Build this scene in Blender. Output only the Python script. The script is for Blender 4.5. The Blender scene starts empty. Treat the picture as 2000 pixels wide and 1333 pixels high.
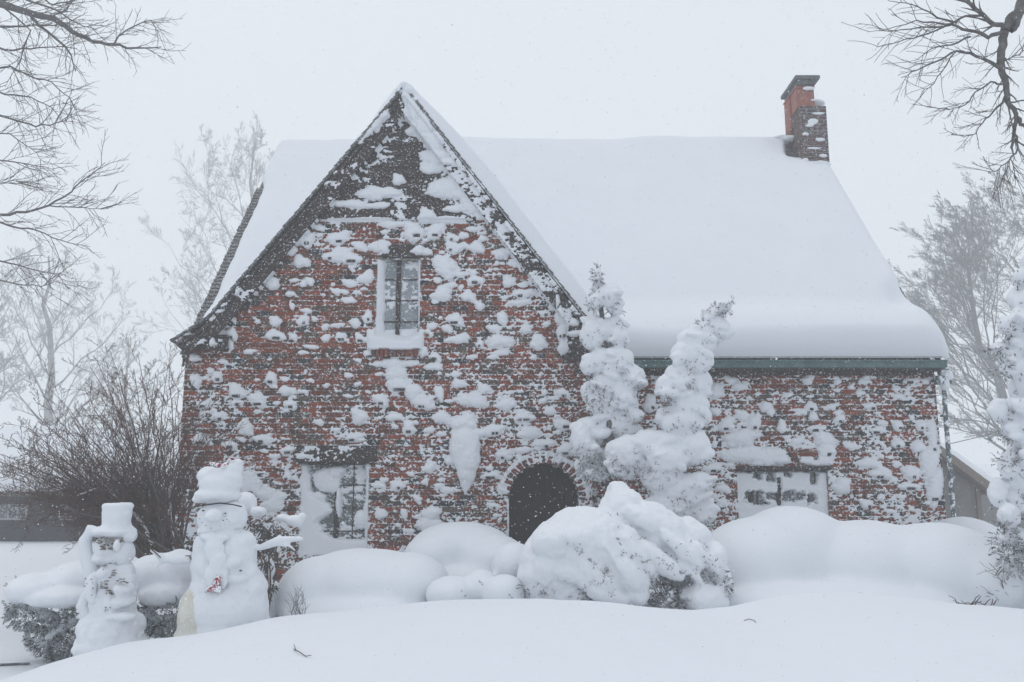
import bpy, math, random
import numpy as np
from mathutils import Vector, noise as mnoise
R = math.radians
sc = bpy.context.scene
C = sc.collection
# ------------------------------------------------------------------ camera
F = 1700.0; TH = R(9.6); CZ = 1.6
cam = bpy.data.cameras.new("camera"); camo = bpy.data.objects.new("camera", cam); C.objects.link(camo)
cam.sensor_width = 36.0; cam.lens = F / 2000 * 36; cam.clip_start = 0.05; cam.clip_end = 2000
camo.location = (0, 0, CZ); camo.rotation_euler = (R(90) + TH, 0, 0)
sc.camera = camo
# ------------------------------------------------------------------ sky
SUN_EL, SUN_AZ = R(68), R(304)
w = bpy.data.worlds.new("World"); sc.world = w; w.use_nodes = True
nt = w.node_tree; nt.nodes.clear()
sky = nt.nodes.new("ShaderNodeTexSky"); sky.sky_type = 'NISHITA'; sky.sun_disc = False
sky.sun_elevation = SUN_EL; sky.sun_rotation = SUN_AZ; sky.dust_density = 6; sky.air_density = 1.5
hs = nt.nodes.new("ShaderNodeHueSaturation"); hs.inputs['Saturation'].default_value = 0.3
mx = nt.nodes.new("ShaderNodeMix"); mx.data_type = 'RGBA'; mx.inputs[0].default_value = 0.86
mx.inputs[7].default_value = (6.8, 7.3, 7.85, 1)        # even cloud deck of the snow storm
bg = nt.nodes.new("ShaderNodeBackground"); bg.inputs[1].default_value = 0.115
out = nt.nodes.new("ShaderNodeOutputWorld")
nt.links.new(sky.outputs[0], hs.inputs['Color']); nt.links.new(hs.outputs[0], mx.inputs[6])
nt.links.new(mx.outputs[2], bg.inputs[0]); nt.links.new(bg.outputs[0], out.inputs[0])
# ------------------------------------------------------------------ sun behind the cloud
sl = bpy.data.lights.new("sun", 'SUN'); sl.energy = 0.5; sl.angle = R(35); sl.color = (1.0, 0.97, 0.93)
so = bpy.data.objects.new("sun", sl); C.objects.link(so)
so.rotation_euler = (R(-12), R(-18), 0); so.location = (0, 0, 30)
sc.view_settings.view_transform = 'Standard'; sc.view_settings.look = 'None'
sc.view_settings.exposure = 0.05; sc.view_settings.gamma = 1.0
sc.cycles.use_denoising = True
sc.cycles.max_bounces = 8; sc.cycles.diffuse_bounces = 3; sc.cycles.volume_bounces = 4
sc.cycles.transparent_max_bounces = 8
HAZE = 0.0080

# ------------------------------------------------------------------ projection maths
ct, st = math.cos(TH), math.sin(TH)
def at(px, py, Y):
    u = (px - 1000) / F; v = (666.5 - py) / F
    t = Y / (ct - v * st)
    return Vector((u * t, Y, (st + v * ct) * t + CZ))
def proj(x, y, z):
    z = z - CZ
    d = y * ct + z * st
    return 1000 + F * x / d, 666.5 - F * (-y * st + z * ct) / d
def sca(px, py, Y):                      # metres per source pixel there
    p = at(px, py, Y); return (p.y * ct + (p.z - CZ) * st) / F

# ------------------------------------------------------------------ numpy noise
def _h(i, j, k, s):
    n = (i * 374761393 + j * 668265263 + k * 2147483647 + s * 1274126177) & 0xffffffff
    n = ((n ^ (n >> 13)) * 1274126177) & 0xffffffff
    n = ((n ^ (n >> 16)) * 2246822519) & 0xffffffff
    return ((n ^ (n >> 13)) & 0xffff) / 65535.0
def vn(x, y, s=0, z=None):
    x = np.asarray(x, float); y = np.asarray(y, float)
    z = np.zeros_like(x) if z is None else np.asarray(z, float)
    i = np.floor(x).astype(np.int64); j = np.floor(y).astype(np.int64); k = np.floor(z).astype(np.int64)
    a = x - i; b = y - j; c = z - k
    a = a*a*(3-2*a); b = b*b*(3-2*b); c = c*c*(3-2*c)
    def L(p, q, t): return p + (q - p) * t
    def pl(kk): return L(L(_h(i,j,kk,s), _h(i+1,j,kk,s), a), L(_h(i,j+1,kk,s), _h(i+1,j+1,kk,s), a), b)
    return L(pl(k), pl(k+1), c) * 2 - 1
def fbm(x, y, s=0, o=4, z=None, g=0.5):
    r = 0; amp = 1; t = 0
    for q in range(o):
        r = r + amp * vn(x * 2**q, y * 2**q, s + q, None if z is None else z * 2**q); t += amp; amp *= g
    return r / t

# ------------------------------------------------------------------ materials
M = {}
def mat(name, col, rough=0.85, var=0.0, scale=8, col2=None, bump=0.0, bscale=60, frost=0.0, fscale=45, attr=None, metal=0, spec=0.3, lo=0.35, hi=0.65):
    m = bpy.data.materials.new(name); m.use_nodes = True; n = m.node_tree; b = n.nodes['Principled BSDF']
    b.inputs['Roughness'].default_value = rough; b.inputs['Metallic'].default_value = metal
    b.inputs['Specular IOR Level'].default_value = spec
    geo = n.nodes.new('ShaderNodeNewGeometry'); pos = geo.outputs['Position']
    def nz(s, det=5, ro=0.6):
        t = n.nodes.new('ShaderNodeTexNoise'); t.inputs['Scale'].default_value = s; t.inputs['Detail'].default_value = det
        t.inputs['Roughness'].default_value = ro; n.links.new(pos, t.inputs['Vector']); return t.outputs['Fac']
    def ramp(src, a, c, ca=(0,0,0,1), cb=(1,1,1,1)):
        r = n.nodes.new('ShaderNodeValToRGB'); r.color_ramp.elements[0].position = a; r.color_ramp.elements[1].position = c
        r.color_ramp.elements[0].color = ca; r.color_ramp.elements[1].color = cb; n.links.new(src, r.inputs[0]); return r.outputs[0]
    def mixc(f, a, c, mode='MIX'):
        q = n.nodes.new('ShaderNodeMix'); q.data_type = 'RGBA'; q.blend_type = mode
        for sock, val in ((0, f), (6, a), (7, c)):
            if isinstance(val, (tuple, float, int)): q.inputs[sock].default_value = val
            else: n.links.new(val, q.inputs[sock])
        return q.outputs[2]
    c0 = (*col, 1)
    if attr:
        a = n.nodes.new('ShaderNodeAttribute'); a.attribute_name = attr; base = a.outputs['Color']
    else: base = c0
    if col2: base = mixc(ramp(nz(scale), lo, hi), base, (*col2, 1))
    if var: base = mixc(var, base, ramp(nz(scale*4), 0.3, 0.7, (0.45,0.45,0.45,1), (1.3,1.3,1.3,1)), 'MULTIPLY')
    if frost:
        fr = ramp(nz(fscale, 6, 0.72), 0.62 - frost * 0.2, 0.66 - frost * 0.2)
        base = mixc(fr, base, (0.82, 0.85, 0.89, 1))
    if isinstance(base, tuple): b.inputs['Base Color'].default_value = base
    else: n.links.new(base, b.inputs['Base Color'])
    if bump:
        bp = n.nodes.new('ShaderNodeBump'); bp.inputs['Strength'].default_value = bump; bp.inputs['Distance'].default_value = 0.01
        n.links.new(nz(bscale), bp.inputs['Height']); n.links.new(bp.outputs[0], b.inputs['Normal'])
    M[name] = m; return m
mat('snow', (0.765, 0.79, 0.83), 0.9, bump=0.25, bscale=22, spec=0.15)
mat('snow_ground', (0.74, 0.77, 0.815), 0.9, bump=0.45, bscale=16, spec=0.15)
mat('brick', (0.3, 0.1, 0.07), 0.9, var=0.7, scale=12, attr='tone', bump=0.6, bscale=80, frost=0.20, fscale=34)
mat('mortar', (0.25, 0.235, 0.2), 0.95, var=0.5, scale=6, bump=0.5, frost=0.42, fscale=14)
mat('timber', (0.040, 0.028, 0.025), 0.85, var=0.6, scale=6, bump=0.4, frost=0.16, fscale=38)
mat('siding', (0.046, 0.034, 0.030), 0.85, var=0.6, scale=6, bump=0.4, frost=0.20, fscale=34)
mat('shingle', (0.07, 0.07, 0.072), 0.9, col2=(0.13, 0.12, 0.11), scale=9, bump=0.4, frost=0.3)
mat('glass', (0.20, 0.225, 0.255), 0.22, col2=(0.30, 0.33, 0.36), scale=5, spec=0.6, frost=0.2, fscale=30)
mat('glass_dark', (0.09, 0.10, 0.11), 0.25, col2=(0.16, 0.18, 0.19), scale=6, spec=0.6, frost=0.28, fscale=30)
mat('door_wood', (0.03, 0.022, 0.02), 0.6, var=0.5, scale=5)
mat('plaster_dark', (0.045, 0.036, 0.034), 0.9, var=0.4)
mat('copper', (0.10, 0.175, 0.17), 0.7, col2=(0.06, 0.11, 0.11), scale=6, frost=0.05)
mat('downpipe', (0.10, 0.13, 0.14), 0.6, frost=0.5, fscale=14)
mat('clay', (0.33, 0.10, 0.065), 0.8, col2=(0.22, 0.085, 0.065), scale=6, bump=0.3, frost=0.1)
mat('slate', (0.06, 0.065, 0.075), 0.7, col2=(0.11, 0.11, 0.12), scale=7, frost=0.15)
mat('bark_near', (0.065, 0.06, 0.057), 0.95, col2=(0.16, 0.155, 0.15), scale=14, bump=0.5)
mat('bark_left', (0.06, 0.055, 0.052), 0.95, col2=(0.12, 0.11, 0.11), scale=10)
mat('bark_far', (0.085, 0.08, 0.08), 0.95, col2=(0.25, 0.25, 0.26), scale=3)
mat('bark_wet', (0.05, 0.047, 0.048), 0.95, col2=(0.12, 0.12, 0.125), scale=3)
mat('bark_rime', (0.16, 0.15, 0.15), 0.95, col2=(0.38, 0.38, 0.40), scale=2)
mat('twig_brown', (0.075, 0.044, 0.036), 0.95, col2=(0.125, 0.08, 0.068), scale=9)
mat('needle', (0.035, 0.042, 0.034), 0.9, col2=(0.09, 0.085, 0.06), scale=9)
mat('needle_frost', (0.06, 0.06, 0.057), 0.9, col2=(0.55, 0.57, 0.6), scale=16, lo=0.42, hi=0.56)
mat('leaf_dark', (0.045, 0.05, 0.042), 0.7, col2=(0.12, 0.11, 0.10), scale=12)
mat('red_cloth', (0.30, 0.03, 0.045), 0.9, frost=0.7, fscale=18)
mat('coal', (0.02, 0.02, 0.02), 0.8)
mat('canvas', (0.70, 0.69, 0.63), 0.9, col2=(0.60, 0.58, 0.50), scale=7, var=0.15, bump=0.3, frost=0.25, fscale=40)
mat('yellow_edge', (0.45, 0.42, 0.12), 0.8, frost=0.45, fscale=18)
mat('dark_siding', (0.045, 0.05, 0.058), 0.9, var=0.4, scale=3)
mat('white_trim', (0.35, 0.36, 0.38), 0.8)
mat('grey_siding', (0.17, 0.17, 0.165), 0.9, col2=(0.24, 0.24, 0.24), scale=2)
mat('grey_trim', (0.22, 0.19, 0.17), 0.9)

# brick pattern for the plain side walls
def brick_tex():
    m = bpy.data.materials.new('brick_plain'); m.use_nodes = True; n = m.node_tree; b = n.nodes['Principled BSDF']
    b.inputs['Roughness'].default_value = 0.9
    geo = n.nodes.new('ShaderNodeNewGeometry'); sp = n.nodes.new('ShaderNodeSeparateXYZ'); cb = n.nodes.new('ShaderNodeCombineXYZ')
    ad = n.nodes.new('ShaderNodeMath'); ad.operation = 'ADD'
    n.links.new(geo.outputs['Position'], sp.inputs[0]); n.links.new(sp.outputs[0], ad.inputs[0]); n.links.new(sp.outputs[1], ad.inputs[1])
    n.links.new(ad.outputs[0], cb.inputs[0]); n.links.new(sp.outputs[2], cb.inputs[1])
    t = n.nodes.new('ShaderNodeTexBrick'); t.inputs['Scale'].default_value = 1.0
    t.inputs['Brick Width'].default_value = 0.226; t.inputs['Row Height'].default_value = 0.0775; t.inputs['Mortar Size'].default_value = 0.009
    t.inputs['Color1'].default_value = (0.27, 0.06, 0.04, 1); t.inputs['Color2'].default_value = (0.08, 0.05, 0.045, 1); t.inputs['Mortar'].default_value = (0.26, 0.25, 0.22, 1)
    n.links.new(cb.outputs[0], t.inputs['Vector'])
    no = n.nodes.new('ShaderNodeTexNoise'); no.inputs['Scale'].default_value = 5; no.inputs['Detail'].default_value = 7; no.inputs['Roughness'].default_value = 0.7
    n.links.new(geo.outputs['Position'], no.inputs['Vector'])
    r = n.nodes.new('ShaderNodeValToRGB'); r.color_ramp.elements[0].position = 0.56; r.color_ramp.elements[1].position = 0.6; n.links.new(no.outputs[0], r.inputs[0])
    q = n.nodes.new('ShaderNodeMix'); q.data_type = 'RGBA'; q.inputs[7].default_value = (0.82, 0.85, 0.89, 1)
    n.links.new(r.outputs[0], q.inputs[0]); n.links.new(t.outputs[0], q.inputs[6]); n.links.new(q.outputs[2], b.inputs['Base Color'])
    bp = n.nodes.new('ShaderNodeBump'); bp.inputs['Strength'].default_value = 0.6; bp.inputs['Distance'].default_value = 0.01; bp.invert = True
    n.links.new(t.outputs['Fac'], bp.inputs['Height']); n.links.new(bp.outputs[0], b.inputs['Normal'])
    M['brick_plain'] = m
brick_tex()

# ------------------------------------------------------------------ object helpers
def tag(o, label=None, cat=None, group=None, kind=None):
    if label: o['label'] = label
    if cat: o['category'] = cat
    if group: o['group'] = group
    if kind: o['kind'] = kind
    return o
def empty(name, loc, label=None, cat=None, group=None):
    o = bpy.data.objects.new(name, None); C.objects.link(o); o.location = loc
    o.empty_display_size = 0.3
    return tag(o, label, cat, group)
def link(name, me, mats, parent=None, smooth=False):
    if not isinstance(mats, (list, tuple)): mats = [mats]
    for m in mats: me.materials.append(M[m] if isinstance(m, str) else m)
    if smooth: me.polygons.foreach_set('use_smooth', [True] * len(me.polygons))
    o = bpy.data.objects.new(name, me); C.objects.link(o)
    if parent:
        o.parent = parent
        mw = Vector((0, 0, 0)); q = parent
        while q: mw += q.location; q = q.parent
        o.location = -mw if True else o.location
    return o
class MB:
    def __init__(s): s.v = []; s.f = []; s.mi = []; s.col = []
    def poly(s, pts, mi=0, col=None):
        b = len(s.v); s.v += [tuple(p) for p in pts]; s.f.append(tuple(range(b, b + len(pts)))); s.mi.append(mi); s.col.append(col)
    def box(s, x0, x1, y0, y1, z0, z1, mi=0, col=None, jit=0, rng=None):
        b = len(s.v)
        for z in (z0, z1):
            for (x, y) in ((x0, y0), (x1, y0), (x1, y1), (x0, y1)):
                if jit: x += rng.uniform(-jit, jit); y += rng.uniform(-jit, jit) * 0.6; zz = z + rng.uniform(-jit, jit) * 0.7
                else: zz = z
                s.v.append((x, y, zz))
        for q in ((0,3,2,1), (4,5,6,7), (0,1,5,4), (1,2,6,5), (2,3,7,6), (3,0,4,7)):
            s.f.append(tuple(b + i for i in q)); s.mi.append(mi); s.col.append(col)
    def obox(s, o, ex, ey, ez, mi=0, col=None):          # box from a corner and three edge vectors
        o = Vector(o); ex = Vector(ex); ey = Vector(ey); ez = Vector(ez); b = len(s.v)
        for z in (0, 1):
            for (x, y) in ((0,0), (1,0), (1,1), (0,1)): s.v.append(tuple(o + ex*x + ey*y + ez*z))
        for q in ((0,3,2,1), (4,5,6,7), (0,1,5,4), (1,2,6,5), (2,3,7,6), (3,0,4,7)):
            s.f.append(tuple(b + i for i in q)); s.mi.append(mi); s.col.append(col)
    def tube(s, pts, rad, n=6, mi=0, cap=True):
        pts = [Vector(p) for p in pts]
        if len(pts) < 2: return
        b = len(s.v); u = None
        for i, p in enumerate(pts):
            d = (pts[min(i+1, len(pts)-1)] - pts[max(i-1, 0)])
            if d.length < 1e-9: d = Vector((0,0,1))
            d.normalize()
            if u is None:
                u = d.orthogonal().normalized()
            else:
                u = (u - d * u.dot(d))
                u = u.normalized() if u.length > 1e-6 else d.orthogonal().normalized()
            w_ = d.cross(u)
            r = rad[i] if isinstance(rad, (list, tuple)) else rad
            for k in range(n):
                a = 2*math.pi*k/n; s.v.append(tuple(p + u*(math.cos(a)*r) + w_*(math.sin(a)*r)))
        for i in range(len(pts)-1):
            for k in range(n):
                k2 = (k+1) % n; s.f.append((b+i*n+k, b+i*n+k2, b+(i+1)*n+k2, b+(i+1)*n+k)); s.mi.append(mi); s.col.append(None)
        if cap:
            s.f.append(tuple(b+k for k in range(n))[::-1]); s.mi.append(mi); s.col.append(None)
            e = b+(len(pts)-1)*n; s.f.append(tuple(e+k for k in range(n))); s.mi.append(mi); s.col.append(None)
    def blade(s, p, d, L, wd, rng):                       # a needle or small leaf
        d = Vector(d).normalized(); q = d.cross(Vector((rng.uniform(-1,1), rng.uniform(-1,1), rng.uniform(-1,1)))).normalized() * wd
        p = Vector(p); s.poly([p, p + d*L*0.4 + q, p + d*L, p + d*L*0.4 - q])
    def lathe(s, c, prof, n=24, mi=0):                    # prof: (r, z) up the axis
        b = len(s.v)
        for (r, z) in prof:
            for k in range(n):
                a = 2*math.pi*k/n; s.v.append((c[0] + math.cos(a)*r, c[1] + math.sin(a)*r, c[2] + z))
        for i in range(len(prof)-1):
            for k in range(n):
                k2 = (k+1) % n; s.f.append((b+i*n+k, b+i*n+k2, b+(i+1)*n+k2, b+(i+1)*n+k)); s.mi.append(mi); s.col.append(None)
        s.f.append(tuple(b+k for k in range(n))[::-1]); s.mi.append(mi); s.col.append(None)
        e = b+(len(prof)-1)*n; s.f.append(tuple(e+k for k in range(n))); s.mi.append(mi); s.col.append(None)
    def build(s, name, mats, parent=None, smooth=False):
        me = bpy.data.meshes.new(name); me.from_pydata(s.v, [], s.f)
        o = link(name, me, mats, parent, smooth)
        if any(s.mi): me.polygons.foreach_set('material_index', s.mi)
        if any(c is not None for c in s.col):
            ca = me.color_attributes.new('tone', 'FLOAT_COLOR', 'CORNER'); arr = []
            for f, c in zip(s.f, s.col): arr += list((c or (0.2, 0.2, 0.2)) + (1,)) * len(f)
            ca.data.foreach_set('color', arr)
        me.update(); return o

def grid_mesh(name, X, Y, Z, mask, mats, parent=None, smooth=True):   # 2-D arrays; mask per vertex: keep a face where any corner is set
    h, wd = X.shape
    idx = np.arange(h*wd).reshape(h, wd)
    a = idx[:-1,:-1]; b = idx[:-1,1:]; c = idx[1:,1:]; d = idx[1:,:-1]
    F4 = np.stack([a, b, c, d], -1).reshape(-1, 4)
    if mask is not None:
        mk = mask.reshape(-1); F4 = F4[mk[F4].any(1)]
    used = np.unique(F4); remap = np.full(h*wd, -1); remap[used] = np.arange(len(used))
    V = np.stack([X.reshape(-1), Y.reshape(-1), Z.reshape(-1)], -1)[used]; F4 = remap[F4]
    me = bpy.data.meshes.new(name)
    me.vertices.add(len(V)); me.vertices.foreach_set('co', V.astype(np.float32).ravel())
    me.loops.add(F4.size); me.loops.foreach_set('vertex_index', F4.astype(np.int32).ravel())
    me.polygons.add(len(F4)); me.polygons.foreach_set('loop_start', np.arange(0, F4.size, 4, dtype=np.int32))
    me.polygons.foreach_set('loop_total', np.full(len(F4), 4, np.int32))
    me.update(calc_edges=True); me.validate()
    return link(name, me, mats, parent, smooth)

import bmesh
_b = bmesh.new(); bmesh.ops.create_icosphere(_b, subdivisions=3, radius=1.0)
ICO_V = np.array([v.co[:] for v in _b.verts]); ICO_F = [tuple(v.index for v in f.verts) for f in _b.faces]; _b.free()

def E(px, py, rx, ry, Y, rd=None, dy=0.0, rot=0.0):      # ellipsoid given by its place in view, with a real distance and depth
    p = at(px, py, Y + dy); s = sca(px, py, Y + dy)
    return (p, rx*s, (rd if rd is not None else min(rx, ry)*s), ry*s, rot)
def blob(name, ells, m, parent=None, voxel=0.025, it=6, amp=0.012, ns=5.0, seed=1, extra=None):
    vs = []; fs = []; n = 0
    for (c, a, b_, d, rot) in ells:
        v = ICO_V * np.array([a, b_, d])
        cr, sr = math.cos(rot), math.sin(rot)
        v = np.stack([v[:,0]*cr + v[:,2]*sr, v[:,1], -v[:,0]*sr + v[:,2]*cr], -1) + np.array(c)
        vs.append(v); fs += [tuple(i + n for i in f) for f in ICO_F]; n += len(v)
    V = np.concatenate(vs) if vs else np.zeros((0, 3))
    if extra:                                             # an MB joined in (tubes for arms and so on)
        V = np.concatenate([V, np.array(extra.v)]); fs += [tuple(i + n for i in f) for f in extra.f]
    me = bpy.data.meshes.new(name + '_tmp'); me.from_pydata(V.tolist(), [], fs)
    o = bpy.data.objects.new('tmp', me); C.objects.link(o)
    r = o.modifiers.new('r', 'REMESH'); r.mode = 'VOXEL'; r.voxel_size = voxel
    s_ = o.modifiers.new('s', 'SMOOTH'); s_.iterations = it; s_.factor = 0.5
    bpy.context.view_layer.update()
    dg = bpy.context.evaluated_depsgraph_get()
    nm = bpy.data.meshes.new_from_object(o.evaluated_get(dg)); nm.name = name
    bpy.data.objects.remove(o); bpy.data.meshes.remove(me)
    k = len(nm.vertices); co = np.empty(k*3, np.float32); nm.vertices.foreach_get('co', co); co = co.reshape(-1, 3).astype(float)
    no = np.empty(k*3, np.float32); nm.vertices.foreach_get('normal', no); no = no.reshape(-1, 3)
    if amp:
        dsp = fbm(co[:,0]*ns, co[:,1]*ns, seed, 4, co[:,2]*ns) * amp
        if m == 'snow': dsp = dsp + fbm(co[:,0]*19, co[:,1]*19, seed+7, 3, co[:,2]*19) * 0.010 * (np.abs(fbm(co[:,0]*3, co[:,1]*3, seed+9, 2, co[:,2]*3)) * 3)
        co = co + no * dsp[:,None]
    nm.vertices.foreach_set('co', co.astype(np.float32).ravel()); nm.materials.clear(); nm.update()
    return link(name, nm, m, parent, True)

def wobble(p, q, n, amp, rng):
    p = Vector(p); q = Vector(q); L = (q - p).length; pts = []
    for i in range(n + 1):
        t = i / n; v = p.lerp(q, t)
        if 0 < i < n: v += Vector((rng.uniform(-1,1), rng.uniform(-1,1), rng.uniform(-1,1))) * amp * L
        pts.append(v)
    return pts
def twigs(mb, pts, r0, r1, rng, depth, spread=0.7, nch=5, lf=0.5, n=4, up=0.1, wind=Vector((0,0,0)), rmin=0.002, start=0.15, seg=5, wob=0.12):
    """branch along pts with children that fork again"""
    k = len(pts); rad = [r0 + (r1 - r0) * i / (k-1) for i in range(k)]
    mb.tube(pts, rad, n if depth > 0 else 3, cap=False)
    if depth <= 0: return
    L = sum((pts[i+1] - pts[i]).length for i in range(k-1))
    for c in range(nch if depth > 1 else min(nch, 5)):
        t = start + (1 - start) * (c + rng.uniform(0.1, 0.9)) / (nch if depth > 1 else min(nch, 5))
        f = t * (k - 1); i = min(int(f), k - 2); p = pts[i].lerp(pts[i+1], f - i)
        d = (pts[i+1] - pts[i]).normalized()
        side = d.cross(Vector((rng.uniform(-1,1), rng.uniform(-1,1), rng.uniform(-1,1)))).normalized()
        nd = (d + side * spread * rng.uniform(0.6, 1.3) + Vector((0,0,up)) + wind).normalized()
        l = L * lf * rng.uniform(0.6, 1.2) * (1.1 - 0.55 * t)
        cp = [p]; q = p.copy(); dd = nd.copy()
        sg = seg if depth > 1 else max(2, seg - 2)
        for s_ in range(sg):
            dd = (dd + Vector((rng.uniform(-1,1), rng.uniform(-1,1), rng.uniform(-1,1))) * wob * 1.6 + Vector((0,0,up*0.5)) + wind*0.5).normalized()
            q = q + dd * (l / sg); cp.append(q.copy())
        rr = max(rmin, (r0 + (r1 - r0) * t) * 0.6)
        twigs(mb, cp, rr, max(rmin*0.7, rr*0.4), rng, depth-1, spread, nch, lf, n, up, wind, rmin, 0.15, seg, wob)

# ================================================================== GROUND
CR = np.array([(-900,1500),(-300,1420),(-100,1372),(0,1333),(60,1308),(150,1282),(220,1262),(290,1252),(400,1240),(520,1214),(600,1203),(750,1188),(900,1176),(1020,1170),(1150,1174),(1300,1187),(1400,1192),(1480,1172),(1560,1156),(1650,1154),(1800,1170),(1900,1184),(2000,1190),(2300,1198),(2900,1205)], float)
YC = 7.6
_cx = []; _cz = []
for a, b in CR:
    p = at(a, b, YC); _cx.append(p.x); _cz.append(p.z)
def sm(t): t = np.clip(t, 0, 1); return t*t*(3-2*t)
def ground_z(x, y):
    x = np.asarray(x, float); y = np.asarray(y, float)
    cz = np.interp(x, _cx, _cz)
    cz = (cz + np.interp(x-0.15, _cx, _cz) + np.interp(x+0.15, _cx, _cz)) / 3
    near = 0.12 + 0*x
    t = np.clip((y - 2.5) / (YC - 2.5), 0, 1)
    front = near + (cz - near) * np.sin(t * math.pi / 2)**1.2
    plat = -0.03 + 0.33 * sm((y - 10) / 9) * (1 - sm((x + 3.9) / 1.6)) + 0.41 * sm((x + 3.4) / 1.5)                       # low drive on the left, deeper drifts to the right
    plat = plat + 0.1 * sm((y - 10) / 2.4) * sm((x + 4.3) / 0.8) * sm((14 - y) / 1)
    plat = plat * (1 - 0.0*x)
    t2 = sm((y - YC) / 1.0)
    z = np.where(y < YC, front, cz + (plat - cz) * t2)
    far = sm((y - 24) / 30)
    z = z * (1 - far) + (0.25 + 0.2 * vn(x*0.03, y*0.03, 9)) * far
    z = z + 0.03 * fbm(x*0.7, y*0.7, 5, 3) * sm((y - 1) / 3) + 0.012 * fbm(x*2.2 + y*0.8, y*1.5, 6, 3) + 0.010 * np.abs(fbm(x*1.6 + y*1.2, y*5.5 - x*1.5, 8, 3))
    return z
gx = np.concatenate([-np.geomspace(150, 9, 34), np.linspace(-8.8, 8.8, 300), np.geomspace(9, 150, 34)])
gy = np.concatenate([np.linspace(-18, 1.4, 10), np.linspace(1.6, 14, 240), np.geomspace(14.2, 165, 70)])
GX, GY = np.meshgrid(gx, gy)
g = grid_mesh('snow_ground', GX, GY, ground_z(GX, GY), None, 'snow_ground')
tag(g, 'smooth wind packed snow covering the garden and the foreground bank', kind='structure')
def gz(x, y): return float(ground_z(np.array([x]), np.array([y]))[0])

# ================================================================== HOUSE
YG, YM = 12.4, 12.9                     # gable wall plane, main wall plane
CH = 0.0775; BL = 0.226
house = empty('brick_house', (0.8, 12.4, 0.4), 'steep roofed red brick house plastered with blown snow, front gable at left', 'house')
rng = random.Random(4)
XL, XRG = at(362, 700, YG).x, at(1152, 690, YG).x
XRM = at(1836, 860, YM).x
PK = at(790, 176, YG - 0.15)            # gable peak
LE = at(412, 622, YG - 0.15); LE2 = at(378, 648, YG - 0.15); LE3 = at(346, 668, YG - 0.15); RE = at(1150, 635, YG - 0.15)
def rake_x(z):                          # barge line extents at height z
    l = np.interp(z, [LE3.z, LE2.z, LE.z, PK.z], [LE3.x, LE2.x, LE.x, PK.x]); r = np.interp(z, [RE.z, PK.z], [RE.x, PK.x])
    return l, r
def pz(py, Y=YG): return at(790, py, Y).z
def pxx(px, py, Y=YG): return at(px, py, Y).x
# openings (world): upper window, lower window, arch, right window
UW = (pxx(735, 580), pxx(820, 580), pz(668), pz(502))
LW = (pxx(586, 985), pxx(719, 985), pz(1085), pz(903))
AC = (pxx(1062, 975), pz(972)); AR = 0.5 * (pxx(1130, 975) - pxx(995, 975)); ATOP = pz(905); ARZ = ATOP - AC[1]
RW = (pxx(1441, 960, YM), pxx(1617, 960, YM), pz(1030, YM), pz(916, YM))
def open_g(z):
    o = []
    if UW[2] < z < UW[3]: o.append((UW[0], UW[1]))
    if LW[2] < z < LW[3]: o.append((LW[0], LW[1]))
    if z <= AC[1]: o.append((AC[0]-AR, AC[0]+AR))
    elif z < ATOP:
        h = AR * math.sqrt(max(0, 1 - ((z-AC[1])/ARZ)**2)); o.append((AC[0]-h, AC[0]+h))
    return o
def open_ring(z):                       # room for the brick arch ring
    o = [q for q in open_g(z)]
    R2, Z2 = AR + 0.15, ARZ + 0.15
    if AC[1] < z < AC[1] + Z2:
        h = R2 * math.sqrt(max(0, 1 - ((z-AC[1])/Z2)**2)); o.append((AC[0]-h, AC[0]+h))
    # lintels
    if pz(903) <= z < pz(871): o.append((pxx(576, 887), pxx(737, 887)))
    if pz(502) <= z < pz(478): o.append((pxx(740, 490), pxx(826, 490)))
    return o
def open_m(z):
    o = []
    if RW[2] < z < RW[3]: o.append((RW[0], RW[1]))
    return o
def subtract(spans, cuts):
    for a, b in cuts:
        ns = []
        for s, e in spans:
            if b <= s or a >= e: ns.append((s, e)); continue
            if a > s: ns.append((s, a))
            if b < e: ns.append((b, e))
        spans = ns
    return spans
def tone():
    r = rng.random()
    if r < 0.54: c = (0.25, 0.060, 0.030)
    elif r < 0.78: c = (0.135, 0.056, 0.036)
    elif r < 0.90: c = (0.115, 0.085, 0.065)
    else: c = (0.05, 0.047, 0.052)
    k = rng.uniform(0.55, 1.12); return tuple(x * k for x in c)
def lay(Yw, z0, z1, span_fn, cuts, cuts_m, headers):
    bk = MB(); mo = MB(); z = z0; row = 0
    while z < z1:
        zc = z + CH/2
        base = span_fn(zc)
        if base is None: break
        for (s, e) in subtract([base], cuts_m(zc)): mo.box(s, e, Yw + 0.011, Yw + 0.24, z, z + CH)
        sp = subtract([base], cuts(zc))
        x = -9 + (BL/2 if row % 2 else 0) + rng.uniform(-0.02, 0.02)
        hd = (row % 6 == 5)
        while x < 9:
            l = BL/2 if hd else BL
            for (s, e) in sp:
                a, b = max(x, s), min(x + l, e)
                if b - a > 0.035:
                    pr = abs(rng.gauss(0, 0.003)) + (0.012 if rng.random() < 0.04 else 0)
                    bk.box(a + 0.005, b - 0.005, Yw - pr, Yw + 0.1, z + 0.0055, z + CH - 0.0055, 0, tone(), 0.0028, rng)
            x += l
        z += CH; row += 1
    for (x, z, w_) in headers:
        k = rng.uniform(0.6, 1.2); bk.box(x - w_/2, x + w_/2, Yw - 0.055, Yw + 0.03, z - 0.018, z + 0.016, 0, (0.06*k, 0.05*k, 0.048*k), 0.006, rng)
    return bk, mo

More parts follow.
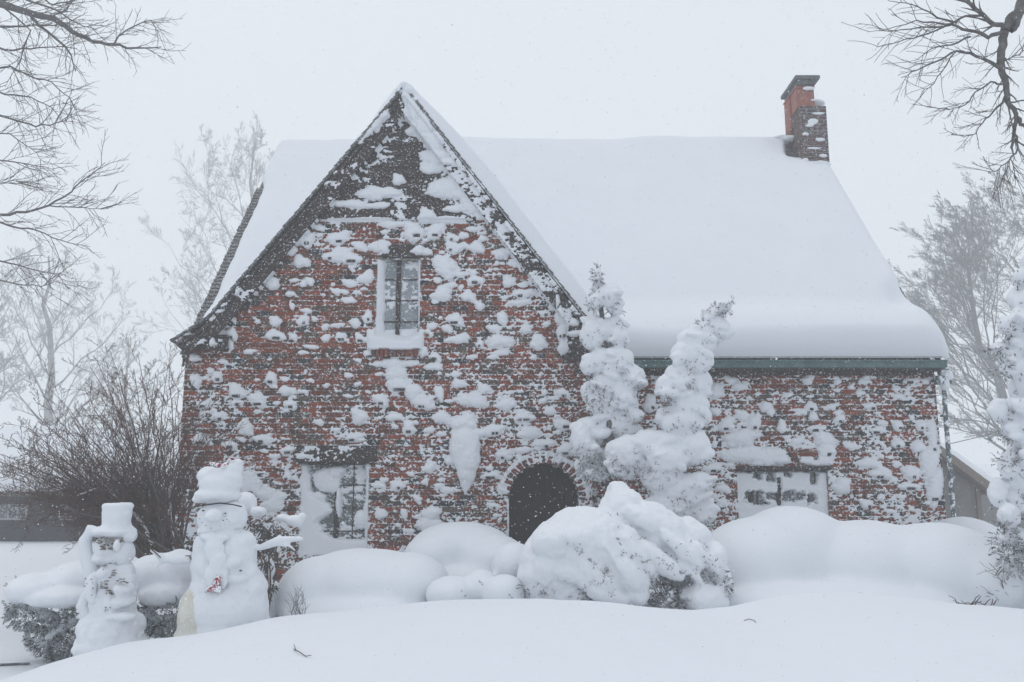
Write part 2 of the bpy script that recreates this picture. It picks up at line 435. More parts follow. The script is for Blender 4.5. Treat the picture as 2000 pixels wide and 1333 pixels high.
# snow clumps traced on the wall: px, py, rx, ry
CG = """624 446 12 6;600 471 15 13;567 490 13 10;661 467 22 14;664 501 26 13;683 506 18 12;642 503 12 8;588 513 14 13;534 556 14 10;592 555 8 6;606 551 8 7;683 554 14 7;498 575 5 5;566 575 9 6;661 570 7 6;571 599 6 7;678 585 11 5;487 609 3 5;503 629 7 5;538 628 13 9;592 628 13 9;635 640 8 6;538 657 17 11;574 659 8 8;636 662 9 7;665 660 9 9;693 632 9 8;454 654 10 14;458 616 5 20;450 676 6 16;388 652 17 6;426 651 18 5;422 674 7 6;493 686 10 4;608 678 15 4;
770 439 28 8;808 454 22 17;849 454 18 16;740 485 18 12;750 478 10 8;824 492 16 9;706 484 11 9;755 464 6 5;785 470 6 3;714 545 15 12;687 556 12 6;870 523 20 22;864 577 20 13;718 621 9 10;695 633 9 8;702 663 9 8;844 636 10 5;850 698 10 9;845 715 16 6;720 694 8 9;826 688 8 13;772 712 46 9;
873 369 32 22;899 382 22 13;843 331 25 9;873 327 18 9;740 380 36 13;779 354 13 9;663 346 14 9;687 401 35 8;736 404 24 6;805 258 12 8;748 236 14 12;733 252 16 13;718 268 14 10;704 283 12 8;800 200 10 20;812 226 13 22;830 256 18 22;848 285 22 16;852 312 24 12;834 305 15 9;929 404 34 16;890 410 20 8;834 425 18 12;870 432 40 6;700 432 60 4;
928 549 15 9;993 551 13 10;1023 557 12 6;1022 575 20 10;916 581 14 11;1014 592 22 7;886 485 18 11;931 485 14 12;980 496 18 10;928 448 14 6;884 466 12 8;937 598 10 8;890 626 16 12;982 626 9 14;967 643 14 8;1027 645 12 9;843 639 10 6;894 664 22 9;976 669 24 14;1053 671 18 13;976 690 20 5;1065 613 9 7;875 643 10 8;
968 438 8 12;985 466 8 14;1003 492 8 14;1022 520 8 14;1042 548 9 14;1062 572 9 14;1082 596 9 12;1093 622 8 16;1097 650 9 18;1099 678 9 14;1125 655 22 5;1119 635 9 6;
529 742 13 12;463 768 18 14;463 787 10 9;505 783 17 16;561 765 15 11;567 791 13 11;383 746 12 14;424 738 12 10;428 815 14 10;480 838 14 18;514 859 20 10;702 815 18 15;693 856 18 10;772 815 18 11;798 838 14 14;826 787 20 18;779 752 22 22;775 731 20 20;805 765 20 16;770 712 18 14;745 783 15 14;858 768 9 14;845 718 16 8;896 750 14 11;924 783 30 16;946 761 16 10;988 791 20 13;1022 815 22 12;1074 804 14 8;1099 770 15 10;864 817 18 14;903 825 28 16;963 842 24 12;1035 847 25 12;1100 830 20 10;984 889 14 14;1061 868 20 10;839 915 14 12;775 949 16 10;740 949 14 8;743 1005 10 12;790 1005 7 10;561 881 14 8;561 932 9 9;591 892 13 5;877 958 22 7;522 966 20 18;535 983 25 20;488 949 20 30;843 1005 20 15;839 1026 25 16;1020 880 20 7;960 930 18 8;400 790 14 10;395 860 16 12;450 870 14 9;380 700 14 7;1110 880 20 14;1140 930 14 26;1150 860 20 20;965 990 14 7;880 900 14 10;600 960 0 0"""
CM = """1426 743 12 6;1444 756 13 10;1398 766 18 14;1558 731 7 6;1578 743 11 10;1635 745 9 8;1538 772 10 6;1662 757 6 6;1495 796 12 12;1503 805 8 8;1584 796 15 9;1620 797 14 5;1398 805 11 8;1450 812 16 9;1473 828 14 18;1419 832 20 14;1447 857 35 18;1588 815 10 9;1527 835 10 13;1596 838 18 7;1612 862 26 16;1612 880 24 18;1557 863 14 9;1470 893 60 20;1505 895 40 17;1600 900 36 12;1753 832 12 10;1714 842 16 8;1753 867 12 12;1793 874 14 13;1800 832 12 10;1662 872 15 8;1696 906 20 12;1721 926 20 14;1642 951 20 15;1691 986 14 9;1815 906 18 40;1825 955 14 46;1822 860 9 40;1781 926 22 14;1775 951 20 8;1414 956 14 9;1390 916 18 10;1690 745 14 6;1700 795 12 8;1290 745 14 8;1270 790 14 16;1265 850 16 14;1410 985 12 7;1755 775 12 6;1780 745 14 7;1640 820 12 9"""
def parse(s): return [tuple(float(q) for q in c.split()) for c in s.replace('\n', '').split(';') if c.strip()]
CG = [c for c in parse(CG) if c[2] > 0]; CM = parse(CM)
def headers_of(cl, Y, r_):
    hs_ = []
    for (a, b, c, d) in cl:
        if 8 <= c <= 24 and d >= 7 and 440 < b < 1000 and r_.random() < 0.5:
            for q in range(2 if c > 15 and r_.random() < 0.5 else 1):
                p = at(a + r_.uniform(-0.35, 0.35)*c, b + 0.45*d, Y); hs_.append((p.x, p.z, r_.choice((0.03, 0.045, 0.06, 0.08))))
    return hs_
_r = random.Random(91)
for i in range(330):
    a, b = _r.uniform(372, 1145), _r.uniform(440, 1040)
    q = at(a, b, YG); l_, r_x = rake_x(q.z)
    if q.x < l_ + 0.35 or q.x > r_x - 0.35: continue
    if (715 < a < 830 and 470 < b < 705) or (570 < a < 740 and b > 865) or (980 < a < 1140 and b > 890): continue
    c = _r.uniform(2.5, 7.5); CG.append((a, b, c*_r.uniform(1, 1.7), c*_r.uniform(0.6, 1.0)))
for i in range(150):
    a, b = _r.uniform(1160, 1820), _r.uniform(735, 1010)
    if 1430 < a < 1625 and b > 880: continue
    c = _r.uniform(2.5, 7.5); CM.append((a, b, c*_r.uniform(1, 1.7), c*_r.uniform(0.6, 1.0)))
HG = headers_of(CG, YG, random.Random(3)); HM = headers_of(CM, YM, random.Random(5))
ZB = -0.2
ZSID = pz(430)
def span_g(z):
    l, r = rake_x(z)
    if z > ZSID: return None
    a = XL if z < LE3.z else max(XL, l + 0.16); b = XRG if z < RE.z else min(XRG, r - 0.16)
    return (float(a), float(b)) if b > a else None
bk, mo = lay(YG, ZB, 99, span_g, open_ring, open_g, HG)
# radiating bricks round the arch
for i in range(19):
    a0 = math.pi * (i + 0.06) / 19; a1 = math.pi * (i + 0.94) / 19; pr = rng.uniform(0, 0.012)
    q = []
    for (yy) in (YG - 0.012 - pr, YG + 0.1):
        for (k, a) in ((0, a0), (0, a1), (0.15, a1), (0.15, a0)):
            q.append((AC[0] + math.cos(a)*(AR+k), yy, AC[1] + math.sin(a)*(ARZ+k)))
    cc = (0.17, 0.048, 0.034) if i % 3 else (0.08, 0.045, 0.036)
    for f in ((0,1,2,3), (7,6,5,4), (0,4,5,1), (1,5,6,2), (2,6,7,3), (3,7,4,0)): bk.poly([q[j] for j in f], 0, cc)
wallg = bk.build('wall', 'brick', house); mo.build('mortar', 'mortar', wallg)
bk, mo = lay(YM, ZB, pz(717, YM), lambda z: (XRG + 0.0, XRM), open_m, open_m, HM)
wallm = bk.build('wall', 'brick', house); mo.build('mortar', 'mortar', wallm)
# side and back walls
sw = MB(); ZE = pz(712, YM)
RID = Vector((0, 17.2, CZ + 7.02)); YB = 21.5
sw.poly([(XL, YG+0.24, ZB), (XL, YB, ZB), (XL, YB, ZE), (XL, RID.y, RID.z-0.15), (XL, YG+0.24, ZE+0.1)])
sw.poly([(XRM-0.002, YM+0.012, ZB), (XRM-0.002, YB, ZB), (XRM-0.002, YB, ZE), (XRM-0.002, RID.y, RID.z-0.15), (XRM-0.002, YM+0.012, ZE)])
sw.poly([(XL, YB, ZB), (XRM, YB, ZB), (XRM, YB, ZE), (XL, YB, ZE)])
sw2 = sw; sw = MB(); sw.poly([(XRG-0.002, YG+0.24, ZB), (XRG-0.002, YM+0.012, ZB), (XRG-0.002, YM+0.012, RE.z), (XRG-0.002, YG+0.24, RE.z)])
sw.build('side_wall', 'brick_plain', house); sw2.build('side_wall', 'brick_plain', house)
# timber gable siding: horizontal boards
sd = MB(); z = ZSID + 0.14; bh = 0.17
while z < PK.z - 0.1:
    l, r = rake_x(z); l2, r2 = rake_x(min(z + bh, PK.z))
    l, r, l2, r2 = float(l)+0.1, float(r)-0.1, float(l2)+0.1, float(r2)-0.1
    if r2 - l2 < 0.02: l2 = r2 = (l2+r2)/2
    if r > l:
        sd.poly([(l, YG-0.035, z), (r, YG-0.035, z), (r2, YG-0.012, z+bh), (l2, YG-0.012, z+bh)])
        sd.poly([(l, YG+0.0, z), (r, YG+0.0, z), (r, YG-0.035, z), (l, YG-0.035, z)])
    z += bh
sd.build('gable_siding', 'siding', house)
tb = MB(); l, r = rake_x(ZSID + 0.07); tb.box(float(l)+0.1, float(r)-0.1, YG-0.06, YG+0.03, ZSID+0.0, ZSID+0.138); tb.build('trim_board', 'timber', house)
# barge boards: main board, thin top fillet, following the flare on the left
def strip(name, pts, w0, w1, y0, y1, m):
    mb = MB(); n = len(pts)
    A = []; B = []
    for i, p in enumerate(pts):
        d = (pts[min(i+1, n-1)] - pts[max(i-1, 0)]); d.y = 0; d.normalize(); nn = Vector((d.z, 0, -d.x))
        if nn.z > 0: nn = -nn
        A.append(p + nn*w0); B.append(p + nn*w1)
    for i in range(n-1):
        a, b, c, d = A[i], A[i+1], B[i+1], B[i]
        def V(p, y): return (p.x, y, p.z)
        mb.poly([V(a,y0), V(b,y0), V(c,y0), V(d,y0)]); mb.poly([V(a,y1), V(d,y1), V(c,y1), V(b,y1)])
        mb.poly([V(a,y0), V(a,y1), V(b,y1), V(b,y0)]); mb.poly([V(d,y0), V(c,y0), V(c,y1), V(d,y1)])
    a, d = A[0], B[0]; mb.poly([(a.x,y0,a.z), (d.x,y0,d.z), (d.x,y1,d.z), (a.x,y1,a.z)])
    a, d = A[-1], B[-1]; mb.poly([(a.x,y0,a.z), (a.x,y1,a.z), (d.x,y1,d.z), (d.x,y0,d.z)])
    return mb.build(name, m, house)
lp = [PK, PK.lerp(LE, 0.5), LE, LE2, LE3]; rp = [PK, PK.lerp(RE, 0.5), RE]
for pts, ex in ((lp, 0), (rp, 0.004)):
    strip('barge_board', pts, 0.075, 0.235, YG-0.152-ex, YG-0.118-ex, 'timber')
    strip('barge_moulding', pts, 0.03, 0.072, YG-0.185-ex, YG-0.10-ex, 'timber')
    strip('soffit', pts, 0.11, 0.135, YG-0.116-ex, YG-0.002, 'timber')
# gable roof: slabs of shingle courses running back into the main roof
def shingles(mb, a, b, back, n_rows, th, jit):            # a: top point, b: bottom point of the slope; back: vector along the course
    d = b - a; nn = d.cross(back).normalized()
    if nn.z < 0: nn = -nn
    for i in range(n_rows):
        p = a + d * (i / n_rows); e = d / n_rows
        off = rng.uniform(-jit, jit)
        mb.obox(p + nn*0.004 - back.normalized()*0, e*1.25 + nn*(th*0.6), back, nn*th)
        if jit:                                            # a ragged slate at the front edge
            mb.obox(p + nn*0.01 + back.normalized()*(-0.02 + off), e*1.2 + nn*(th*0.8), back.normalized()*0.2, nn*th*1.1)
gr = MB(); BK = Vector((0, 5.2, 0))
P0 = Vector((PK.x, YG-0.19, PK.z)); 
for (b, n) in ((LE, 34), (RE, 34)): shingles(gr, P0, Vector((b.x, YG-0.19, b.z)), BK, n, 0.022, 0.015)
shingles(gr, Vector((LE.x, YG-0.19, LE.z)), Vector((LE3.x-0.04, YG-0.19, LE3.z-0.01)), Vector((0, 0.9, 0)), 6, 0.022, 0.015)
gr.build('roof', 'shingle', house)
# eave returns
for (a, b, y0, y1) in ((360, 440, 656, 683), (1104, 1150, 655, 702)):
    mb = MB(); p = at(a, y0, YG-0.13); q = at(b, y1, YG-0.13)
    mb.box(p.x, q.x, YG-0.13, YG+0.0, q.z+0.03, p.z-0.02); mb.box(p.x-0.03, q.x+0.02, YG-0.16, YG+0.0, q.z, q.z+0.028); mb.box(p.x-0.03, q.x+0.02, YG-0.165, YG+0.0, p.z-0.018, p.z+0.012)
    mb.build('eave_return', 'timber', house)
mb = MB(); p = at(346, 668, YG-0.1); mb.tube([p + Vector((-0.02, 0, 0.03)), p + Vector((0.06,0,-0.06)), p + Vector((0.14,0.1,-0.16))], [0.05, 0.04, 0.03], 8); mb.build('gutter_end', 'timber', house)
# main roof
mr = MB(); EA = Vector((XL-0.14, YM-0.24, pz(702, YM-0.24)+0.03)); RA = Vector((XL-0.14, RID.y, RID.z)); WR = XRM - 0.01 - (XL-0.14)
RA.x = EA.x
# the part left of the gable stays above the gable eave; rows are full width
shingles(mr, RA, Vector((EA.x, EA.y + 0.0, EA.z)), Vector((WR, 0, 0)), 52, 0.02, 0)
EB = Vector((EA.x, YB+0.2, ZE)); mr.obox(RA, EB - RA, Vector((WR, 0, 0)), Vector((0, 0, -0.05)))
mr.build('roof', 'shingle', house)
for xo in (0, WR-0.03): mb = MB(); mb.obox(RA + Vector((xo,0,-0.02)), EA-RA, Vector((0.03,0,0)), Vector((0,0.0,-0.12))); mb.build('rake_board', 'timber', house)
# slate edges standing at the left rake
mb = MB(); d = (EA - RA); nn = Vector((0, -d.z, d.y)).normalized(); nn = -nn if nn.z < 0 else nn
for i in range(18, 66):
    p = RA + d*(i/66) ; mb.obox(p + Vector((-0.02-rng.uniform(0,0.02),0,0)) + nn*0.02, d/66*0.92 + nn*0.02, Vector((0.2,0,0)), nn*0.03)
mb.build('verge_slates', 'shingle', house)
# gutter, fascia, leader head, downspout
gm = MB(); x0 = XRG+0.05; x1 = XRM+0.05; zt = pz(704, YM-0.3); zb_ = pz(717.5, YM-0.3)
gm.box(x0, x1, YM-0.30, YM-0.16, zb_, zt); gm.box(x0, x1, YM-0.315, YM-0.301, zt-0.02, zt+0.006); gm.build('gutter', 'copper', house)
fm = MB(); fm.box(x0, x1-0.05, YM-0.159, YM+0.01, zb_-0.03, zb_+0.03); fm.box(x0, x1-0.1, YM-0.05, YM-0.002, zb_-0.085, zb_-0.032); fm.build('fascia', 'timber', house)
dm = MB(); xc = XRM + 0.045
p = at(1826, 722, YM-0.1)
dm.obox(Vector((xc-0.08, YM-0.17, p.z-0.22)), (0.2,0,0), (0,0.16,0), (0,0,0.12)); dm.obox(Vector((xc-0.02, YM-0.15, p.z-0.10)), (0.12,0,0), (0,0.12,0), (0,0,0.12))
dm.tube([(xc+0.03, YM-0.09, p.z-0.22), (xc+0.03, YM-0.07, p.z-0.8), (xc+0.03, YM-0.07, ZB)], 0.035, 8); 
for zz in (p.z-0.7, p.z-1.6): dm.box(xc-0.02, xc+0.08, YM-0.115, YM-0.01, zz, zz+0.03)
dn = dm.build('downspout', 'downpipe', house)
# chimney
ch = MB(); cy0, cy1 = 16.4, 17.75; cx0, cx1 = 5.77, 6.29; cz1 = CZ + 7.55
c2 = MB(); r2 = random.Random(8)
def brick_block(mb, x0, x1, y0, y1, z0, z1):
    z = z0; k = 0
    while z < z1 - 0.01:
        h = min(CH, z1 - z); x = x0 + (0 if k % 2 else 0.11)
        xs = [x0]; 
        while x < x1 - 0.05:
            if x > x0 + 0.05: xs.append(x)
            x += BL
        xs.append(x1)
        for a, b in zip(xs, xs[1:]): mb.box(a+0.004, b-0.004, y0 - r2.uniform(0, 0.006), y0+0.1, z+0.006, z+h-0.006, 0, tuple(q*r2.uniform(0.7,1.1) for q in (0.10,0.058,0.052)))
        y = y0 + 0.104 + (0 if k % 2 else 0.1)
        ys = [y0+0.102]
        while y < y1 - 0.05:
            if y > y0 + 0.15: ys.append(y)
            y += BL
        ys.append(y1)
        for a, b in zip(ys, ys[1:]):
            mb.box(x0 - r2.uniform(0,0.005), x0+0.1, a+0.004, b-0.004, z+0.006, z+h-0.006, 0, tuple(q*r2.uniform(0.7,1.1) for q in (0.12,0.06,0.052)))
            mb.box(x1-0.1, x1 + r2.uniform(0,0.005), a+0.004, b-0.004, z+0.006, z+h-0.006, 0, tuple(q*r2.uniform(0.7,1.1) for q in (0.12,0.06,0.052)))
        z += CH; k += 1
    c2.box(x0+0.012, x1-0.012, y0+0.012, y1-0.012, z0, z1-0.01)
brick_block(ch, cx0, cx1, cy0, cy0+0.62, CZ+5.4, cz1)
brick_block(ch, cx0-0.05, cx1, cy0+0.63, cy1, CZ+5.4, CZ+6.95)
# sloping shoulder of the rear flue
ch.obox(Vector((cx0-0.06, cy0+0.63, CZ+6.95)), (0.56,0,0), (0,1.12,0), (0,-0.18,0.33), 0, (0.17,0.06,0.05))
chim = ch.build('chimney', 'brick', house); c2.build('mortar', 'snow', chim)
for (y, z0, z1) in ((cy0+0.08, cz1, CZ+8.02), (cy0+0.54, CZ+7.2, CZ+8.02)):
    pm = MB(); pm.box(5.74, 6.1, y, y+0.36, z0, z1-0.05); pm.box(5.725, 6.115, y-0.015, y+0.375, z1-0.048, z1)
    pt = pm.build('chimney_pot', 'clay', chim); bv = pt.modifiers.new('b', 'BEVEL'); bv.width = 0.04; bv.segments = 3
sm_ = MB(); sm_.box(5.69, 6.19, cy0-0.05, cy1-0.42, CZ+8.11, CZ+8.19); sm_.box(5.75, 6.12, cy0+0.0, cy1-0.48, CZ+8.022, CZ+8.108); sl_ = sm_.build('chimney_cap', 'slate', chim)
bv = sl_.modifiers.new('b', 'BEVEL'); bv.width = 0.012

# ---- windows
def window(x0, x1, z0, z1, Yf, nx, nz, mull, gm_, fr='timber'):
    f = MB(); t = 0.035
    f.box(x0, x0+t, Yf, Yf+0.06, z0, z1); f.box(x1-t, x1, Yf, Yf+0.06, z0, z1); f.box(x0+t, x1-t, Yf, Yf+0.06, z1-t, z1); f.box(x0+t, x1-t, Yf, Yf+0.06, z0, z0+t)
    mxs = mull
    for m_ in mxs: f.box(m_-0.03, m_+0.03, Yf-0.014, Yf+0.058, z0+t, z1-t)
    ed = [x0+t] + sum([[m_-0.03, m_+0.03] for m_ in mxs], []) + [x1-t]
    for i in range(0, len(ed), 2):
        a, b = ed[i], ed[i+1]
        for k in range(1, nx): x = a + (b-a)*k/nx; f.box(x-0.007, x+0.007, Yf+0.012, Yf+0.05, z0+t, z1-t)
        for k in range(1, nz): z = z0 + (z1-z0)*k/nz; f.box(a, b, Yf+0.015, Yf+0.047, z-0.008, z+0.008)
    wo = f.build('window', fr, house)
    g_ = MB(); g_.box(x0+0.01, x1-0.01, Yf+0.035, Yf+0.042, z0+0.01, z1-0.01); g_.build('pane', gm_, wo)
    return wo
w1 = window(UW[0], UW[1], UW[2], UW[3]-0.0, YG+0.10, 1, 4, [pxx(776, 580)], 'glass')
w2 = window(LW[0], LW[1], LW[2], LW[3], YG+0.12, 2, 4, [pxx(654, 985)], 'glass_dark')
w3 = window(RW[0], RW[1], RW[2], RW[3], YM+0.10, 2, 3, [pxx(1525, 960, YM), pxx(1470, 960, YM), pxx(1580, 960, YM)], 'glass_dark')
# brick sill of the upper window
s_ = MB(); xa, xb = pxx(726, 690), pxx(818, 690); n = 11
for i in range(n):
    a = xa + (xb-xa)*i/n; b = xa + (xb-xa)*(i+1)/n; s_.box(a+0.006, b-0.006, YG-0.075, YG+0.1, pz(698), pz(683), 0, (0.2*rng.uniform(0.5,1.2), 0.055, 0.04), 0.002, rng)
s_.build('sill', 'brick', w1)
def lintel(a, b, y0, y1, Y, pr):
    mb = MB(); mb.box(pxx(a, (y0+y1)/2, Y), pxx(b, (y0+y1)/2, Y), Y-pr, Y+0.22, pz(y1, Y), pz(y0, Y)); mb.box(pxx(a, (y0+y1)/2, Y)+0.05, pxx(b, (y0+y1)/2, Y)-0.05, Y-pr+0.03, Y+0.1, pz(y1+3, Y), pz(y1, Y)-0.001)
    return mb.build('lintel', 'timber', house)
lintel(576, 737, 871, 903, YG, 0.035); lintel(741, 826, 479, 502, YG, 0.03); lintel(1436, 1620, 911, 917, YM, 0.05)
# arched porch and door behind it
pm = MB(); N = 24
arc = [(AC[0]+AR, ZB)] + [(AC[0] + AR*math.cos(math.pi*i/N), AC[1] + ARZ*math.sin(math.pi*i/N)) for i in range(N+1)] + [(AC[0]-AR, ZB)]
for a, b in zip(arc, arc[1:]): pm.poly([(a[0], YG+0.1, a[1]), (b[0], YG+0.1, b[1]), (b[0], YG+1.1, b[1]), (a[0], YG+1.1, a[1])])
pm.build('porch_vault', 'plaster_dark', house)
dmb = MB(); 
for i in range(7):
    a = AC[0]-AR + 2*AR*i/7; b = AC[0]-AR + 2*AR*(i+1)/7; dmb.box(a+0.004, b-0.004, YG+1.0, YG+1.05, ZB, ATOP-0.002)
dr = dmb.build('door', 'door_wood', house)
hm = MB(); hm.tube([(AC[0]+0.32, YG+0.99, CZ-0.75+0.55), (AC[0]+0.32, YG+0.93, CZ-0.75+0.6), (AC[0]+0.32, YG+0.93, CZ-0.75+0.75), (AC[0]+0.32, YG+0.99, CZ-0.75+0.8)], 0.012, 6); hm.build('handle', 'slate', dr)
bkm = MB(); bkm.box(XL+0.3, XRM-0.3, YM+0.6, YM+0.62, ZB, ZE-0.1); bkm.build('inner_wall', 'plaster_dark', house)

# ================================================================== SNOW PLASTERED ON THE WALLS
def wall_snow(name, x0, x1, z0, z1, Yw, clumps, hdrs, side, label, res=0.0118):
    xs = np.arange(x0, x1, res); zs = np.arange(z0, z1, res); X, Z = np.meshgrid(xs, zs)
    PX, PY = proj(X, np.full_like(X, Yw), Z)
    B = np.zeros_like(X); keep = np.ones_like(X, bool)
    low = sm((PY - 690) / 260)
    n1 = fbm(X*1.9, Z*1.9, 11, 3); n2 = fbm(X*6, Z*9.5, 21, 3); n3 = fbm(X*22, Z*34, 31, 3)
    n4 = fbm(X*42, Z*60, 35, 2)
    U = X*0.86 + Z*0.5; Vv = -X*0.5 + Z*0.86                   # streaks driven down to the right
    ns = fbm(U*2.6, Vv*0 + (X*0.62 + Z*0.78)*9.0, 41, 3)
    ns = fbm((X*0.8 - Z*0.6)*2.4, (X*0.6 + Z*0.8)*9.5, 41, 3)
    zr = np.mod(Z - ZB, CH) / CH                               # bed joints hold snow
    bed = np.exp(-((np.minimum(zr, 1-zr)) / 0.16)**2)
    f = 0.22*n1 + 0.20*n2 + 0.60*n3 + 0.45*n4 + low*(0.48*ns + 0.25*n4) + 0.26*bed
    if side == 'g':
        bias = -0.285 + 0.205*low + 0.09*sm((PX-860)/200)*sm((720-PY)/80)
        bias = bias + 0.16*np.exp(-((PX-1010)/130)**2 - ((PY-830)/70)**2) + 0.10*np.exp(-((PX-420)/60)**2 - ((PY-850)/110)**2)
        bias = bias - 0.20*np.exp(-((PX-770)/55)**2 - ((PY-1010)/60)**2) - 0.12*np.exp(-((PX-900)/60)**2 - ((PY-1000)/40)**2)
    else:
        bias = -0.245 + 0.14*low + 0.12*np.exp(-((PX-1400)/60)**2) - 0.05*np.exp(-((PX-1660)/60)**2 - ((PY-790)/60)**2)
        bias = bias + 0.1*np.exp(-((PX-1830)/25)**2)
    h = (f + bias) * 0.045
    h = np.minimum(h, 0.013)
    cl = np.full_like(h, -1.0)
    for (a, b, c, d) in clumps:
        if b < 700 and c > 7.5: c *= 1.08; d *= 1.12
        m_ = (np.abs(PX-a) < c*1.5+3) & (np.abs(PY-b) < d*1.5+3)
        if not m_.any(): continue
        x = (PX[m_]-a)/c; y = (PY[m_]-b)/d
        y = y * np.where(y > 0, 1.15, 0.95)
        ph = (a*7.3 + b*3.1) % 6.28; an_ = np.arctan2(y, x)
        dd = np.sqrt(x*x + y*y)*(1 + 0.13*np.sin(2*an_+ph) + 0.10*np.sin(3*an_+ph*2.3) + 0.06*np.sin(5*an_+ph*1.7)) + (0.25 if c < 10 else 0.20)*n2[m_] + 0.22*n3[m_]
        H = min(c, d) * 0.0074 * 0.62 + 0.010
        H = min(H, 0.085)
        hh = np.where(dd < 1, H*np.clip(1-dd*dd, 0, 1)**0.5, -0.05*(dd-1) )
        cl[m_] = np.maximum(cl[m_], hh)
    h = np.maximum(h, cl)
    for (x, z, w_) in hdrs:                                    # the headers poke out of their caps
        m_ = (np.abs(X-x) < w_/2+0.004) & (Z - z < 0.016) & (z - Z < 0.026)
        h[m_] = np.minimum(h[m_], 0.03)
    if side == 'g':
        l, r = rake_x(Z)
        dl = (X - l)*0.79; dr_ = (r - X)*0.79; de = np.minimum(dl, dr_)
        sid = (Z > ZSID + 0.13)
        B = np.where(sid, 0.03, B); B = np.where((Z > ZSID) & (Z <= ZSID+0.14), 0.062, B)
        fs = 0.35*n1 + 0.45*n2 + 0.35*n3
        sbias = -0.26 + 0.30*sm((PX-850)/70) 
        h = np.where(sid | ((Z > ZSID) & (Z <= ZSID+0.14)), np.maximum(np.minimum((fs + sbias)*0.06, 0.02), cl), h)
        bz = (de < 0.238) & (de > 0.0) & (Z > LE3.z - 0.0)
        bl = bz & (dl < dr_); br = bz & (dl >= dr_)
        B = np.where(bz, 0.157, B); B = np.where(bz & (de < 0.075), 0.187, B)
        fb = 0.25*fbm(X*3, Z*3, 51, 2) + 0.42*n2 + 0.35*n3
        h = np.where(bl, np.maximum((fb - 0.28)*0.05, np.where(PY < 300, cl, -0.02)), h)
        h = np.where(br, np.maximum((fb + 0.02 - 0.10*sm((PY-480)/60))*0.06, np.where((PY < 330) | (PX > 1085), cl, -0.02)), h)
        rt = ((PX > 358) & (PX < 441) & (PY > 656) & (PY < 684)) | ((PX > 1103) & (PX < 1150) & (PY > 655) & (PY < 702))
        B = np.where(rt, 0.17, B); h = np.where(rt, np.maximum((n2*0.5+n3*0.4-0.33)*0.05, cl), h)
        # lintels
        for (a, b, c, d, e) in ((576, 737, 871, 903, 0.038), (741, 826, 479, 502, 0.033)):
            m_ = (PX > a) & (PX < b) & (PY > c) & (PY < d); B[m_] = e
            h[m_] = np.maximum(((n2*0.5+n3*0.45)[m_] - 0.26 + 0.2*(PX[m_] < 640))*0.05, cl[m_])
        # upper window: drift packed into the left jamb, film on the panes, heap on the sill
        m_ = (X > UW[0]) & (X < UW[1]) & (Z > UW[2]) & (Z < UW[3])
        B[m_] = -0.128
        jl = 752 + 3*n2 + (PY-503)*-0.02 - 14*sm((560-PY)/60)*0 
        jam = np.where(PX < jl, 0.12*np.sqrt(np.clip((jl-PX)/14, 0, 1)) , -0.03)
        jam = np.maximum(jam, np.where(PX > 815 + 2*n2, 0.10*np.sqrt(np.clip((PX-815)/4, 0, 1)), -0.03))
        film = (0.55*n2 + 0.5*n3 - 0.10 - 0.25*sm((PY-600)/20) + 0.2*np.exp(-((PY-565)/22)**2)) * 0.04 - 0.0
        film = np.where(np.abs(PX-776) < 5, film*0.4 - 0.02, film)
        h[m_] = np.maximum(jam[m_], np.minimum(film[m_], 0.018))
        hp = np.sqrt(np.clip(1 - ((PX-772)/56)**4, 0, 1)); top = 651 + 9*np.abs((PX-775)/50) * -1 + 5*n1 + 6*np.exp(-((PX-795)/14)**2)
        heap = (PY > top) & (PY < 684 + 1.5*n2) & (hp > 0.05)
        B2 = np.where(m_, -0.128, 0.0)
        hv = hp * np.sqrt(np.clip((PY-top)/20, 0, 1)) * 0.13
        h = np.where(heap, np.maximum(h, hv - B2*np.clip((PY-top)/16, 0, 1)), h)
        sl2 = (PX > 725) & (PX < 819) & (PY >= 684) & (PY < 699); B[sl2] = 0.08; h[sl2] = -0.02
        # lower window
        m_ = (X > LW[0]) & (X < LW[1]) & (Z > LW[2]) & (Z < LW[3]); B[m_] = -0.147
        def el(a, b, c, d): return 1 - np.sqrt(((PX-a)/c)**2 + ((PY-b)/d)**2) + 0.25*n2 + 0.07*n3
        lb = np.interp(PY, [903, 925, 950, 965, 985, 1000, 1020, 1040, 1052, 1062], [596, 602, 606, 612, 640, 648, 622, 628, 648, 700]) + 7*n2 + 3*n3
        q = np.maximum.reduce([(lb-PX)/16, el(634, 937, 28, 27), el(648, 925, 16, 14), el(616, 972, 18, 12), (PX - (711 + 4*n2 + 2*n3 - 5*np.exp(-((PY-1015)/22)**2)))/6, el(704, 1014, 17, 20), el(663, 918, 9, 8), el(659, 985, 6, 30), (PY - (1054 + 3*n2))/8])
        film = (0.55*n2 + 0.45*n3 - 0.16) * 0.04
        hh = np.where(q > 0, 0.035 + 0.085*np.sqrt(np.clip(q, 0, 1)), np.minimum(film, 0.012))
        h[m_] = hh[m_]
        # arch: clear, thin rim at the jambs
        inside = ((np.abs(X-AC[0]) < AR) & (Z < AC[1])) | ((((X-AC[0])/AR)**2 + ((Z-AC[1])/ARZ)**2 < 1) & (Z >= AC[1]))
        keep &= ~inside
        rim = (~inside) & (np.abs(X-AC[0]) < AR+0.025) & (Z < AC[1]-0.02); h[rim] = 0.02
        ringm = (((X-AC[0])/(AR+0.16))**2 + ((Z-AC[1])/(ARZ+0.16))**2 < 1) & (Z > AC[1]) & ~inside
        an = np.arctan2((Z-AC[1])/ARZ, (X-AC[0])/AR); tt = np.mod(an/math.pi*19, 1); jn = np.exp(-(np.minimum(tt, 1-tt)/0.14)**2)
